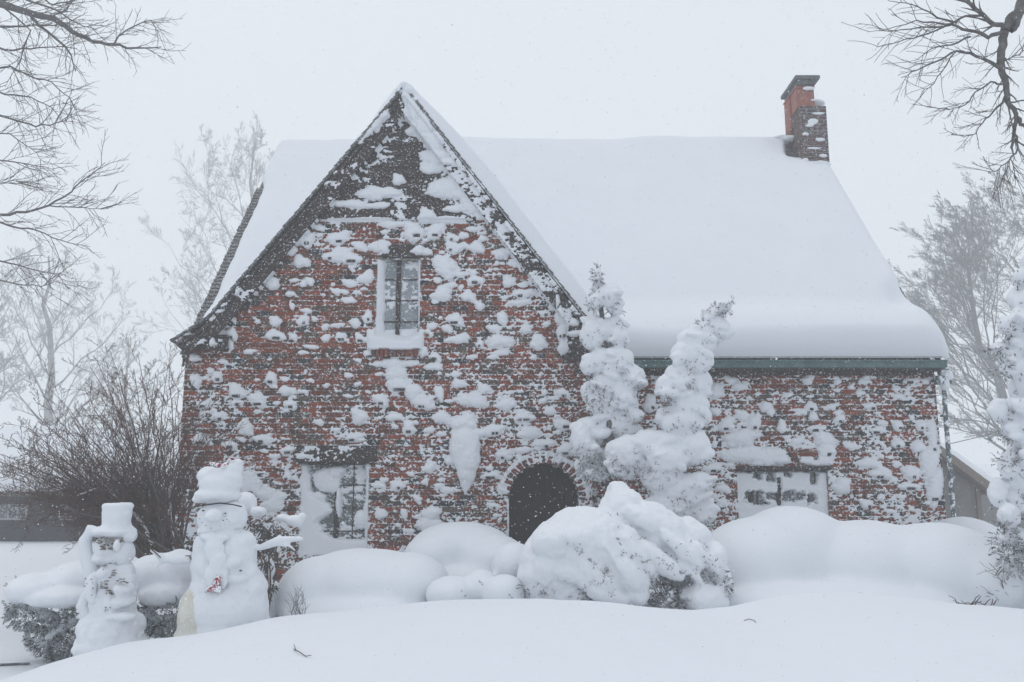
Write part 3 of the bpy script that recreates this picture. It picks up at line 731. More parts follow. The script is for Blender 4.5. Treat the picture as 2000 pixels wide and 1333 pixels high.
        B = np.where(ringm, 0.014, B); h = np.where(ringm, (0.45*n2 + 0.45*n3 + 0.5*jn - 0.02 + 0.35*(((X-AC[0])/(AR+0.10))**2 + ((Z-AC[1])/(ARZ+0.10))**2 > 1))*0.035, h)
        # outline of the gable
        rr = (X > l + 0.0) & (X < r - 0.0); keep &= np.where(Z > LE3.z - 0.02, rr, (X > XL-0.02) & (X < XRG+0.01))
        keep &= ~((Z <= LE3.z) & (X < XL-0.01))
    else:
        m_ = (X > RW[0]) & (X < RW[1]) & (Z > RW[2]) & (Z < RW[3]); B[m_] = -0.13
        def el(a, b, c, d): return 1 - (np.abs((PX-a)/c)**5 + np.abs((PY-b)/d)**5)**0.2 + 0.55*n2 + 0.5*n3
        q = 0.55 + 0.2*n2 - np.clip((924 + 5*n2 - PY)/6, 0, 2)
        for (a, b, c, d) in ((1478, 973, 17, 11), (1508, 969, 12, 6), (1525, 966, 4, 16), (1542, 969, 12, 9), (1555, 972, 3, 9), (1566, 970, 10, 7), (1583, 973, 3, 12), (1590, 972, 9, 8), (1482, 928, 7, 8), (1508, 930, 8, 8), (1540, 924, 7, 7), (1592, 932, 6, 12), (1524, 938, 3, 6)):
            q = np.minimum(q, -el(a, b, c, d)*1.4)
        h[m_] = np.where(q > 0, 0.10*np.sqrt(np.clip(q, 0, 1)) + 0.02, -0.02)[m_]
        gap = (1 - np.sqrt(((PX-1551-(PY-895)*0.45)/8)**2 + ((PY-893)/22)**2) > 0.0) | (1 - np.sqrt(((PX-1575)/20)**2 + ((PY-885)/7)**2) > 0) | (1-np.sqrt(((PX-1592)/6)**2 + ((PY-890)/10)**2) > 0)
        h = np.where(gap & (PY < 913), np.minimum(h, -0.02), h)
        keep &= (X < XRM + 0.004)
    off = np.where(h > 0, B + h, B - 0.03 + np.maximum(h, -0.02)*0.5)
    off = np.where(h > -0.003, np.maximum(off, B + h*1.0), off)
    mask = (h > -0.001) & keep
    # only faces whose four corners are kept
    mk = mask.copy()
    k2 = keep.copy(); 
    Yy = Yw - off
    # clear mask next to forbidden vertices
    nb = ~k2; nb2 = nb.copy(); nb2[1:] |= nb[:-1]; nb2[:-1] |= nb[1:]; nb2[:,1:] |= nb[:,:-1]; nb2[:,:-1] |= nb[:,1:]
    mk &= ~nb2
    o = grid_mesh(name, X, Yy, Z, mk, 'snow')
    tag(o, label, 'snow', kind='stuff'); return o
wall_snow('wall_snow', LE3.x, XRG+0.01, CZ-1.1, PK.z-0.02, YG, CG, HG, 'g', 'wind driven snow stuck in caps and streaks to the gabled front wall')
wall_snow('wall_snow', XRG+0.01, XRM+0.012, CZ-1.1, pz(722, YM), YM, CM, HM, 'm', 'wind driven snow stuck to the low brick wall under the green gutter')

# thick cake of snow hanging on the wall left of the arch
ells = [E(900, 828, 20, 14, YG, 0.09, -0.02), E(918, 832, 14, 10, YG, 0.08, -0.02), E(893, 848, 14, 12, YG, 0.09), E(908, 872, 31, 38, YG, 0.15, -0.03), E(911, 892, 27, 42, YG, 0.14, -0.04), E(911, 912, 20, 38, YG, 0.11, -0.04), E(910, 932, 12, 30, YG, 0.08, -0.03), E(909, 947, 6, 20, YG, 0.05, -0.02), E(936, 846, 16, 9, YG, 0.07)]
tag(blob('snow_clump', ells, 'snow', None, 0.014, 4, 0.02, 9, 3), 'long tapering cake of snow clinging to the brick wall left of the arched door', 'snow clump')

# ================================================================== SNOW ON THE ROOFS
def slope_snow(name, o, eu, ev, Lu, Lv, tf, nu, nv, label, parent=None):
    o = Vector(o); eu = Vector(eu).normalized(); ev = Vector(ev).normalized(); nn = eu.cross(ev); nn = nn if nn.z > 0 else -nn
    u = np.linspace(0, Lu, nu); v = np.linspace(0, Lv, nv); Uu, Vv = np.meshgrid(u, v)
    t, du, dv, keep = tf(Uu, Vv)
    P = [o[i] + eu[i]*(Uu+du) + ev[i]*(Vv+dv) + nn[i]*t for i in range(3)]
    ob = grid_mesh(name, P[0], P[1], P[2], keep, 'snow'); tag(ob, label, 'snow', kind='stuff'); return ob
def rnd(d, r): return np.sqrt(np.clip(1 - (1 - np.clip(d/r, 0, 1))**2, 0, 1))
# main roof: u to the right, v down the slope
dv_ = (EA - RA); LV = dv_.length; WU = WR + 0.04
def tmain(u, v):
    vn_ = v / LV
    t = 0.20 + 0.06*fbm(u*0.5, v*0.5, 61, 3) + 0.02*fbm(u*2, v*1.2, 62, 3)
    t = t + (0.20 + 0.05*vn(u*0.7, u*0, 64))*sm((vn_ - 0.80 - 0.03*vn(u*0.5, u*0, 65))/0.14)
    x = u + EA.x - 0.02
    PX, PY = proj(x, RA.y + (EA.y-RA.y)*vn_, RA.z + (EA.z-RA.z)*vn_)
    # hollow scooped by the wind near the right rake
    t = t - 0.16*np.exp(-((PX-1755)/30)**2 - ((PY-596)/26)**2) - 0.05*np.exp(-((PX-1700)/60)**2 - ((PY-450)/120)**2)
    t = t * (1 - 1.25*np.exp(-((PX-1548)/16)**4 - ((PY-300)/17)**4))
    t = t - 0.12*np.exp(-((PX-1585)/50)**2 - ((PY-305)/25)**2)
    # the left verge is blown clear down to the slates between two heights
    edge = 0.13 * sm((vn_-0.21)/0.08) + 0.02*fbm(u*0+v*3, v*3, 63, 2)
    dl = np.clip(u - edge, -1, 9)
    t = t * rnd(dl, 0.3) * rnd(WU - u, 0.22 + 0.14*sm((vn_-0.8)/0.15)) * rnd(LV + 0.03 - v, 0.30)
    ridge = rnd(v, 0.25)*0.15 + 0.85
    t = t * ridge
    t = np.where(dl <= 0, -0.02, t)
    bul = sm((vn_ - 0.80)/0.2)
    du = (0.10*sm((vn_-0.80)/0.10) - 0.05*np.exp(-((vn_-0.77)/0.04)**2))*sm((u - WU + 0.6)/0.5)
    return t, du, 0.02*sm((vn_-0.9)/0.1), t > -0.015
slope_snow('roof_snow', RA + Vector((-0.02, 0, 0.02)), (1,0,0), dv_, WU, LV + 0.03, tmain, 420, 260, 'thick smooth snow blanket over the long main roof')
# ridge roll and rear slope
def trear(u, v):
    t = 0.16 + 0.05*fbm(u*0.5, v*0.5, 66, 3); t = t*rnd(u, 0.3)*rnd(WU-u, 0.3)*rnd(6-v, 0.3); return t, 0*t, 0*t, t > -0.01
slope_snow('roof_snow', RA + Vector((-0.02, 0, 0.03)), (1,0,0), EB-RA, WU, 6.0, trear, 120, 60, 'snow over the rear slope behind the ridge')
# gable right slope: u along y, v down the slope
dR = Vector((RE.x-PK.x, 0, RE.z-PK.z)); LR = dR.length
def tright(u, v):
    vv = v/LR
    t = (0.15 + 0.13*sm(vv/0.35) + 0.03*fbm(v*1.6, u*1.6, 71, 3)) 
    t = t * (0.35 + 0.65*rnd(u, 0.22)) * rnd(LR + 0.25 - v, 0.4)
    t = np.where(u < 0.001, -0.01, t)
    return t, -0.05*rnd(u,0.05)*0, 0*t, t > -0.5
slope_snow('roof_snow', Vector((PK.x, YG-0.2, PK.z+0.03)), (0,1,0), dR, 5.0, LR+0.25, tright, 90, 160, 'deep snow on the right slope of the front gable roof')
dL = Vector((LE.x-PK.x, 0, LE.z-PK.z)); LL = dL.length
def tleft(u, v):
    vv = v/LL
    t = 0.045 + 0.05*fbm(v*2.5, u*2, 75, 3) + 0.06*np.exp(-(vv/0.12)**2) + 0.05*np.exp(-((vv-0.3)/0.12)**2) - 0.05*sm((vv-0.4)/0.1) + 0.05*sm((u-0.15)/0.3)
    t = t * rnd(u, 0.10) * rnd(LL - v, 0.2)
    return np.maximum(t, -0.03), 0*t, 0*t, t > 0.0
slope_snow('roof_snow', Vector((PK.x, YG-0.2, PK.z+0.03)), (0,1,0), dL, 5.0, LL, tleft, 90, 160, 'thin snow on the left slope of the front gable roof')
pk = at(790, 172, YG-0.1)
tag(blob('snow_cap', [E(791, 172, 12, 9, YG, 0.16, -0.1), E(800, 184, 14, 12, YG, 0.16, -0.1), E(812, 202, 13, 14, YG, 0.16, -0.08), E(780, 182, 9, 7, YG, 0.14, -0.1), E(364, 655, 16, 5, YG, 0.12, -0.08), E(350, 664, 8, 7, YG, 0.10, -0.1)], 'snow', None, 0.02, 4, 0.012, 6, 5), 'soft cap of snow on the very tip of the gable', 'snow', kind='stuff')
tag(blob('snow_cap', [E(1587, 205, 24, 5, 16.7, 0.25), E(1540, 276, 24, 8, 17.1, 0.25), E(1522, 276, 26, 6, 17.2, 0.3), E(1598, 222, 14, 3, 16.4, 0.03), E(1590, 290, 14, 3, 16.4, 0.03), E(1573, 262, 8, 4, 16.4, 0.03), E(1608, 305, 9, 4, 16.4, 0.03), E(1580, 173, 13, 4, 16.42, 0.05), E(1600, 322, 24, 7, 16.4, 0.12), E(1572, 316, 8, 7, 16.45, 0.1), E(1587, 238, 11, 7, 16.40, 0.03), E(1602, 273, 11, 4, 16.40, 0.03), E(1580, 246, 9, 3, 16.4, 0.03)], 'snow', None, 0.018, 3, 0.012, 7, 6), 'snow lodged on the chimney shoulders', 'snow', kind='stuff')
tag(blob('snow_cap', [E(1848, 735, 12, 14, YM, 0.1, -0.1), E(1845, 752, 9, 12, YM, 0.1, -0.1), E(1838, 712, 9, 6, YM, 0.12, -0.1)], 'snow', None, 0.018, 3, 0.008, 8, 6), 'lump of snow packed round the top of the downspout', 'snow', kind='stuff')

# ================================================================== SNOW MOUNDS (buried shrubs)
def mound(ells, label, vox=0.035, it=14, amp=0.03, ns=1.6, seed=1):
    return tag(blob('snow_mound', ells, 'snow_ground', None, vox, it, amp, ns, seed), label, 'snow mound', 'smooth snow mounds over buried shrubs')
mound([E(715, 1150, 150, 78, 9.8, 0.8), E(620, 1165, 78, 76, 9.6, 0.6), E(800, 1150, 80, 70, 9.7, 0.7), E(700, 1200, 150, 40, 9.2, 0.5)], 'wide low snow mound under the lower left window', seed=2)
mound([E(900, 1075, 105, 55, 11.0, 0.6), E(845, 1090, 60, 50, 10.8, 0.5), E(965, 1100, 70, 55, 10.6, 0.6), E(930, 1150, 90, 50, 10.3, 0.5)], 'rounded snow mound directly left of the arched door', seed=3)
md = mound([E(985, 1160, 44, 38, 8.9, 0.3), E(940, 1150, 36, 36, 9.2, 0.3), E(880, 1160, 50, 34, 9.1, 0.35), E(1005, 1110, 46, 50, 9.6, 0.35)], 'small lumpy snow mound touching the left side of the big drooping bush', 0.03, 8, 0.02, 2.5, 4)
mound([E(1550, 1100, 130, 113, 10.2, 0.8), E(1470, 1120, 110, 108, 10.1, 0.8), E(1690, 1120, 150, 104, 10.0, 0.9), E(1830, 1118, 130, 96, 9.7, 0.9), E(1905, 1135, 82, 78, 9.3, 0.7), E(1640, 1190, 260, 50, 9.2, 0.8)], 'very large smooth snow mound in front of the right window', 0.04, 22, 0.03, 1.2, 5)
mound([E(1885, 1072, 70, 62, 12.5, 0.8), E(1920, 1078, 50, 56, 12.0, 0.6)], 'small drift against the house corner beside the downspout', seed=8)
# twigs poking out at the right end of the big mound
mb = MB(); r_ = random.Random(77)
for i in range(26):
    a = at(r_.uniform(1935, 1990), r_.uniform(1165, 1180), 8.9 + r_.uniform(-0.2, 0.2)); b = at(r_.uniform(1925, 2020), r_.uniform(1100, 1160), 8.9 + r_.uniform(-0.4, 0.3))
    twigs(mb, wobble(a, b, 5, 0.09, r_), 0.008, 0.003, r_, 1, 0.8, 5, 0.45, 4, 0.0, rmin=0.0025)
for i in range(10):
    a = at(r_.uniform(1880, 1940), 1182, 8.6); b = a + Vector((r_.uniform(-0.15, 0.1), 0, r_.uniform(0.03, 0.1)))
    mb.tube(wobble(a, b, 3, 0.1, r_), [0.006, 0.005, 0.004, 0.003], 4)
tag(mb.build('bare_shrub', 'twig_brown'), 'tangled dark twigs sticking out at the right end of the largest mound', 'shrub')

from mathutils.bvhtree import BVHTree
def poke(name, ob, spots, parent, m, seed, L=0.05, wd=0.0045, k=5):
    '''little twig tips breaking through a snow surface: px, py, spread x, spread y, count'''
    me = ob.data; bt = BVHTree.FromPolygons([v.co[:] for v in me.vertices], [tuple(p.vertices) for p in me.polygons])
    r_ = random.Random(seed); mb = MB(); o = Vector((0, 0, CZ))
    for (a, b, c, d, n) in spots:
        for i in range((n + 1)//2):
            q = at(a + r_.gauss(0, 0.5)*c, b + r_.gauss(0, 0.5)*d, 8.0); h = bt.ray_cast(o, (q - o).normalized())
            if h[0] is None or h[0].y > 13: continue
            p = h[0] - h[1]*0.012; ax = (h[1]*0.8 + Vector((r_.uniform(-.6,.6), -0.1, r_.uniform(-.9,.25)))).normalized(); l = L*r_.uniform(0.5, 1.3)
            mb.tube([p, p + ax*l], [wd*0.5, wd*0.3], 3, cap=False)
            for j in range(k):
                sd_ = (ax*0.8 + Vector((r_.gauss(0,1), r_.gauss(0,1), r_.gauss(0,1)))*0.6).normalized(); mb.blade(p + ax*l*(j+0.4)/k, sd_, l*0.45, wd, r_)
    return mb.build(name, m, parent)
# ================================================================== SNOW LADEN CONIFERS
def sprigs(mb, c, n, rad, L, r_, down=0.2, k=9, wd=0.004, box=None):
    for i in range(n):
        d = Vector((r_.gauss(0,1), r_.gauss(0,1)-0.4, r_.gauss(0,1))).normalized()
        p = Vector(c) + Vector((d.x*rad[0], d.y*rad[1], d.z*rad[2]))
        ax = (d + Vector((0, -0.2, -down)) + Vector((r_.uniform(-.4,.4), r_.uniform(-.4,.4), r_.uniform(-.4,.4)))).normalized()
        l = L * r_.uniform(0.6, 1.3); mb.tube([p, p + ax*l], [wd*0.8, wd*0.5], 3, cap=False)
        for j in range(k):
            q = p + ax*l*(j+0.5)/k; sd_ = (ax*0.7 + Vector((r_.gauss(0,1), r_.gauss(0,1), r_.gauss(0,1)))*0.55).normalized()
            mb.blade(q, sd_, l*0.42, wd, r_)
def conifer(name, label, pads, Y, trunk, spr, amp=0.018, vox=0.016, seed=1, foot=None, mlt=9, m='needle_frost', sk=1.0):
    spots = [(a, b, c, d, n//3) for (a, b, c, d, n, _) in spr]
    base = trunk[0]; t = empty(name, base, label, 'evergreen')
    tm = MB(); tm.tube(trunk, [0.07*sk + 0.012 - 0.07*sk*i/(len(trunk)-1) for i in range(len(trunk))], 8)
    tr = tm.build('trunk', 'bark_near', t, True)
    r_ = random.Random(seed)
    pp = []
    for p in pads:
        a, b, c, d = p[:4]; dy = p[4] if len(p) > 4 else r_.uniform(-0.10, 0.10)
        pp.append(E(a, b, c*1.14, d*1.16, Y, max(0.10, 1.0*min(c, d)*sca(a, b, Y)), dy, r_.uniform(-0.25, 0.25)))
    fm_ = MB()
    for e in pp:                                               # boughs under the pads, foliage showing at their undersides
        c = Vector(e[0]); s0 = min(trunk, key=lambda q: abs(q.z - c.z + 0.05))
        fm_.tube([s0, s0.lerp(c, 0.6) + Vector((0,0,-0.02)), c + Vector((0,0,-e[3]*0.5))], [0.014, 0.01, 0.006], 5, cap=False)
        sprigs(fm_, c + Vector((0, 0, -e[3]*0.45)), int(mlt*(1+e[1]*6)), (e[1]*0.85, e[2]*0.9, e[3]*0.65), 0.055, r_, 0.7)
    for (a, b, c, d, n_, L_) in spr:
        q = at(a, b, Y-0.08); s = sca(a, b, Y); sprigs(fm_, q, n_, (c*s, 0.10, d*s), L_, r_, 0.1)
    fm_.build('foliage', m, t)
    sc_ = []
    for e in pp:                                               # lumps on each pad for an uneven load
        sc_.append(e)
        for k in range(6):
            dd = Vector((r_.uniform(-0.8, 0.8)*e[1], r_.uniform(-0.95, 0.1)*e[2], r_.uniform(-0.7, 0.65)*e[3])); q = r_.uniform(0.22, 0.5)
            sc_.append((Vector(e[0]) + dd, e[1]*q*1.25, e[2]*q, e[3]*q*0.72, r_.uniform(-0.6, 0.6)))
    sl0 = blob('snow_load', sc_, 'snow', t, vox, 2, amp*1.5, 9, seed)
    rq = random.Random(seed + 5)
    for (a, b, c, d) in [q[:4] for q in pads]:
        if a < 2000: spots.append((a + rq.uniform(-0.7, 0.7)*c, b + rq.uniform(-0.1, 0.95)*d, 7, 4, rq.choice((0, 2, 4, 7)))); spots.append((a + rq.uniform(-0.8, 0.8)*c, b + 0.95*d, 9, 3, rq.choice((0, 3, 6))))
    poke('twig_tips', sl0, spots, t, 'twig_brown', seed, 0.04, 0.0034)
    return t
YT = 11.3
conifer('snowy_conifer', 'slender upright evergreen caked in snow at the right corner of the gable', [
 (1167,542,7,16),(1170,562,12,16),(1200,575,12,18),(1165,925,22,14),(1190,900,26,22),(1186,578,20,20),(1160,592,12,14),(1200,600,14,16),(1181,649,38,26),(1158,656,22,24),(1208,655,18,20),(1175,708,28,24),(1209,705,26,24),(1237,735,20,20),(1186,752,30,22),(1214,763,26,26),(1172,786,24,18),(1225,790,20,20),(1152,846,30,28),(1203,831,32,20),(1243,812,13,12),(1150,885,22,24),(1175,760,20,24),(1190,800,30,22),(1138,905,14,18),(1136,858,18,30),(1215,842,36,18),(1245,742,14,20),(1150,712,14,20),(1150,768,14,20),(1205,700,30,20),(1160,640,20,22)],
 YT, [at(1195, 1165, YT), at(1192, 950, YT), at(1190, 800, YT), at(1182, 680, YT), at(1172, 580, YT), at(1166, 520, YT)],
 [(1166,538,8,18,44,0.05),(1156,592,9,14,30,0.045),(1213,636,6,8,20,0.04),(1185,790,30,14,60,0.045),(1150,900,22,32,120,0.055),(1170,770,26,20,60,0.045),(1175,915,22,16,60,0.05)], seed=11)
conifer('snowy_conifer', 'evergreen leaning right under heavy snow lobes before the green gutter', [
 (1414,600,12,13),(1395,612,16,12),(1300,900,40,30),(1290,935,36,26),(1389,621,18,16),(1403,643,20,22),(1374,650,18,18),(1360,668,34,22),(1344,694,30,24),(1366,705,24,22),(1310,756,28,24),(1358,748,30,26),(1326,735,24,20),(1344,795,38,24),(1299,817,18,20),(1366,812,22,18),(1330,825,34,22),(1265,874,44,30),(1316,879,50,36),(1357,874,28,32),(1225,885,38,30),(1222,910,30,22),(1332,955,46,25),(1296,960,30,20),(1349,990,44,24),(1310,985,34,20),(1374,1003,22,18),(1365,940,24,16)],
 YT-0.3, [at(1300, 1165, YT-0.3), at(1305, 960, YT-0.3), at(1322, 850, YT-0.3), at(1345, 740, YT-0.3), at(1385, 650, YT-0.3), at(1422, 590, YT-0.3)],
 [(1424,590,4,8,12,0.045),(1402,604,16,8,40,0.045),(1375,636,14,12,36,0.045),(1336,704,16,6,30,0.045),(1304,778,12,14,36,0.06),(1240,915,36,22,60,0.06),(1180,910,26,20,60,0.07),(1262,920,24,10,30,0.06)], seed=12)
conifer('snowy_conifer', 'tall snow laden evergreen cut by the right edge of the photo', [
 (1996,541,15,16),(1990,584,18,22),(1965,636,13,18),(1996,625,20,24),(1949,680,13,10),(1990,669,24,24),(1984,719,22,22),(1992,760,20,26),(1951,802,16,20),(1988,835,26,26),(1984,882,14,18),(1949,963,15,24),(1988,941,24,32),(1971,1010,18,24),(1985,1050,22,20),(1975,700,22,22),(1980,800,22,22),(1975,910,22,24),(1985,980,22,22),(1998,1085,20,16),(1962,1045,14,14),(2030,600,40,40),(2060,680,60,40),(2040,750,50,50),(2080,840,90,50),(2050,930,70,50),(2110,1020,70,50),(2040,1060,40,30),(2030,520,30,30),(2045,450,26,34)],
 8.6, [at(2060, 1180, 8.6), at(2055, 1000, 8.6), at(2050, 800, 8.6), at(2048, 600, 8.6), at(2046, 440, 8.6), at(2045, 380, 8.6)],
 [(1965,1060,24,34,110,0.06),(1942,690,10,8,24,0.045),(1958,720,12,20,50,0.045),(1966,650,6,16,30,0.045),(1950,855,10,8,24,0.045),(1962,900,18,14,50,0.045),(1980,1095,22,26,80,0.06)], seed=13)

poke('twig_tips', md, [(1022,1150,7,8,16),(997,1164,4,4,4),(905,1158,5,4,4),(950,1140,10,6,3)], md, 'needle', 311, 0.04, 0.004)
# the big drooping bush in front of the arch
def bush(name, label, Y, ells, foli, m='needle_frost', vox=0.022, amp=0.02, seed=1, it=4, cat='bush', ns=5):
    p = at(ells[0][0], 1190, Y); p.z = gz(p.x, p.y); t = empty(name, p, label, cat)
    r_ = random.Random(seed); fm_ = MB()
    for (a, b, c, d, n_, L_) in foli:
        q = at(a, b, Y-0.1); s = sca(a, b, Y); sprigs(fm_, q, n_, (c*s, 0.16, d*s), L_, r_, 0.2, 7, 0.0045)
    fm_.build('foliage', m, t)
    ee = []
    for e in ells:
        a, b, c, d = e[:4]; dy = e[4] if len(e) > 4 else 0; rot = e[5] if len(e) > 5 else 0; rd = e[6] if len(e) > 6 else None
        ee.append(E(a, b, c, d, Y, rd if rd else min(c, d)*sca(a, b, Y)*1.1, dy, rot))
    sl0 = blob('snow_load', ee, 'snow', t, vox, it, amp, ns, seed); return t, sl0
DR = 0.55
db, dbs = bush('drooping_bush', 'big drooping bush bowed under snow in the centre before the arched door', 8.9, [
 (1150,1065,100,75,0.1,0,0.5),(1100,1110,88,92,0.1,0,0.4),(1215,1010,50,60,0.25,0,0.3),(1208,965,24,28,0.3,0,0.15),(1280,1050,90,62,0.2,DR,0.4),(1340,1100,82,58,0.25,DR,0.35),(1385,1140,44,54,0.2,0.3,0.25),(1060,1130,50,58,0.05,0,0.3),
 (1190,1080,60,34,-0.25,0.75,0.16),(1225,1120,52,28,-0.3,0.7,0.14),(1175,1130,46,22,-0.3,0.8,0.12),(1185,1160,48,20,-0.28,0.35,0.12),(1240,1080,60,22,-0.22,0.85,0.14),(1290,1095,60,20,-0.25,0.7,0.12),(1330,1075,60,18,-0.2,0.75,0.12),(1245,1160,24,22,-0.25,0.2,0.12),(1370,1170,52,34,-0.1,0.1,0.25),
 (1130,1055,40,26,-0.25,0.3,0.16),(1080,1060,44,34,-0.2,0,0.2),(1260,1020,50,22,-0.05,0.6,0.2),(1375,1090,44,14,-0.12,0.9,0.1),(1392,1100,30,44,0.1,0,0.25),(1345,1050,50,36,0.25,0.5,0.3),(1235,1050,40,12,-0.2,0.9,0.08),(1205,1100,50,12,-0.38,1.0,0.08),(1350,1120,44,12,-0.22,0.7,0.08),(1110,1120,30,24,-0.28,0.3,0.1),(1070,1110,26,40,-0.22,0,0.1),(1150,1110,24,44,-0.3,0.2,0.1)],
 [(1310,1180,34,14,200,0.09),(1290,1165,28,16,90,0.08),(1180,1120,34,28,50,0.05),(1200,1135,16,14,30,0.05),(1330,1115,40,14,46,0.05),(1375,1128,20,12,30,0.05),(1417,1145,6,14,24,0.06),(1140,1060,8,16,26,0.05),(1152,1090,6,8,14,0.05),(1138,1150,9,12,40,0.06),(1150,1173,20,4,40,0.05),(1250,1070,14,16,24,0.05),(1205,1040,26,14,8,0.04),(1060,1155,8,9,14,0.05),(1025,1148,8,10,20,0.05),(1270,1140,30,30,60,0.08),(1240,1175,30,10,60,0.07),(1230,1110,60,40,60,0.045),(1330,1095,60,36,60,0.045),(1170,1090,50,50,50,0.045),(1090,1130,40,40,24,0.04),(1390,1120,24,30,30,0.045)], seed=21, vox=0.016, amp=0.04, it=2, ns=6)
poke('twig_tips', dbs, [(1128,1067,6,6,12),(1134,1076,6,6,14),(1153,1090,6,6,12),(1160,1100,10,8,8),(1172,1108,14,10,14),(1185,1120,12,16,30),(1180,1134,16,6,18),(1207,1052,4,12,10),(1216,1075,8,8,10),(1240,1088,14,6,18),(1258,1096,10,6,16),(1292,1090,10,8,16),(1308,1106,10,8,18),(1330,1115,12,6,16),(1345,1122,10,6,14),(1372,1122,8,12,18),(1378,1134,6,6,10),(1418,1150,5,12,22),(1060,1156,7,9,14),(1047,1140,5,6,5),(1093,1130,8,6,4),(1111,1162,6,6,6),(1141,1150,8,10,24),(1150,1172,14,5,18),(1191,1004,8,3,6),(1212,1008,8,6,5),(1224,1022,8,5,5),(1245,1050,12,4,6),(1325,1065,5,4,5),(1342,1083,6,4,6),(1372,1072,8,8,6),(1384,1100,6,14,8),(1395,1128,5,8,6),(1200,1165,8,8,8),(1200,1152,6,4,6),(1285,1060,20,10,4),(1160,1130,20,20,10),(1250,1110,16,12,8),(1100,1060,30,20,3)], db, 'twig_brown', 301, 0.040, 0.0028)
# clipped bushes by the snowmen
bush('clipped_bush', 'wide clipped evergreen bush with a snow slab on top at the lower left', 8.7, [
 (95,1148,72,32,0,0,0.45),(155,1138,62,40,0.1,0,0.4),(55,1165,36,24,0,0,0.3),(120,1165,70,22,-0.2,0,0.3),(108,1238,20,15,-0.06,0.4,0.12),(122,1228,14,10,-0.08,0,0.1),(98,1252,14,9,-0.05,0.2,0.1),(95,1205,24,12,-0.1,0.3,0.1),(70,1190,20,10,-0.12,0,0.1),(135,1215,14,10,-0.15,0,0.08),(85,1255,16,9,-0.1,0.3,0.08)],
 [(80,1200,58,26,420,0.055),(110,1240,50,34,420,0.055),(135,1262,26,22,240,0.05),(160,1190,24,30,160,0.055),(50,1180,26,18,130,0.05),(35,1140,10,10,16,0.05),(125,1275,26,12,160,0.05)], m='needle_frost', seed=31, vox=0.02, amp=0.018)
bush('clipped_bush', 'snow topped bush squeezed between the two snow figures', 8.75, [
 (318,1130,52,50,0.1,0,0.35),(345,1110,40,36,0.15,0,0.3),(290,1120,30,34,0.1,0,0.3),(320,1160,44,28,-0.05,0,0.3),(292,1205,18,12,-0.1,0.3,0.1),(330,1215,20,14,-0.12,0.2,0.1),(300,1225,20,10,-0.1,0,0.1)],
 [(315,1205,50,28,420,0.055),(345,1225,34,18,200,0.055),(280,1190,20,26,160,0.05),(355,1185,16,20,80,0.05)], m='needle_frost', seed=32, vox=0.02, amp=0.018)
# rhododendron with hanging leaves behind the tall snowman
mb = MB(); st_m = MB(); r_ = random.Random(41); YR = 9.1
for (a, b, n_, s_r) in ((512,1035,60,22), (530,1050,60,22), (545,1040,40,16), (510,1065,40,16), (528,1080,26,14), (520,1100,20,12), (506,1135,22,10), (532,1148,22,10), (520,1165,14,10), (497,1020,16,8)):
    c = at(a, b, YR)
    for i in range(n_):
        q = c + Vector((r_.gauss(0, 0.4)*s_r*0.0055, r_.gauss(0, 0.08), r_.gauss(0, 0.4)*s_r*0.0055))
        mb.blade(q, (r_.gauss(0,0.45), r_.gauss(0,0.3), -1 + r_.uniform(0, 0.9)), r_.uniform(0.06, 0.11), 0.009, r_)
    st_m.tube(wobble(at(522, 1215, YR), c, 5, 0.05, r_), [0.012, 0.011, 0.010, 0.008, 0.006, 0.004], 5)
t = empty('leafy_shrub', at(522, 1215, YR), 'evergreen shrub with dark hanging leaves behind the tall snow figure', 'shrub'); mb.build('leaves', 'leaf_dark', t); st_m.build('stem', 'twig_brown', t)
blob('snow_load', [E(575, 1018, 18, 12, YR, 0.1), E(552, 1012, 14, 8, YR, 0.08), E(590, 1010, 8, 8, YR, 0.06), E(505, 1000, 16, 12, YR, 0.09, 0.2), E(530, 1175, 26, 40, YR, 0.12, 0.25), E(520, 1110, 16, 30, YR, 0.1, 0.2), E(480, 985, 22, 24, YR, 0.1, 0.3)], 'snow', t, 0.016, 3, 0.012, 8, 4)
mb = MB(); r_ = random.Random(43)
for i in range(12):
    a = at(r_.uniform(565, 600), 1212, 8.2); b = at(r_.uniform(555, 598), r_.uniform(1145, 1185), 8.25)
    twigs(mb, wobble(a, b, 4, 0.08, r_), 0.004, 0.002, r_, 1, 0.9, 5, 0.4, 3, 0.1, rmin=0.0018)
tag(mb.build('bare_shrub', 'bark_rime'), 'frosted little twigs at the left foot of the wide low mound', 'shrub')

# ================================================================== SNOW FIGURES
YS = 8.2
def dots(parent, name, pts, Y, r0, m):
    for (a, b, s) in pts:
        mb = MB(); c = at(a, b, Y); mb.lathe((c.x, c.y, c.z - r0*s*0.5), [(0.3*r0*s,0), (r0*s,r0*s*0.3), (r0*s,r0*s*0.8), (0.3*r0*s,r0*s*1.1)], 10); mb.build(name, m, parent, True)
b0 = at(445, 1262, YS)
t = empty('snow_figure', b0, 'taller snow figure in a knitted hat and red scarf with both arms spread', 'snowman', 'snow plastered snowman figures in the garden')
body = blob('body', [E(440,1190,86,66,YS,0.34), E(440,1235,92,50,YS,0.34), E(438,1105,62,52,YS,0.27), E(430,1065,50,40,YS,0.22), E(470,1150,54,44,YS,0.24), E(455,1085,44,50,YS,0.26), E(402,1120,22,60,YS,0.2), E(425,1150,50,40,YS,0.28), E(438,1042,34,14,YS,0.19), E(486,1125,20,26,YS,0.14,-0.05), E(470,1060,26,20,YS,0.16,-0.04), E(500,1165,24,22,YS,0.15), E(448,1100,22,16,YS,0.1,-0.2), E(462,1130,26,14,YS,0.1,-0.19), E(395,1085,16,22,YS,0.12,-0.05)], 'snow', t, 0.014, 3, 0.035, 5, 51)
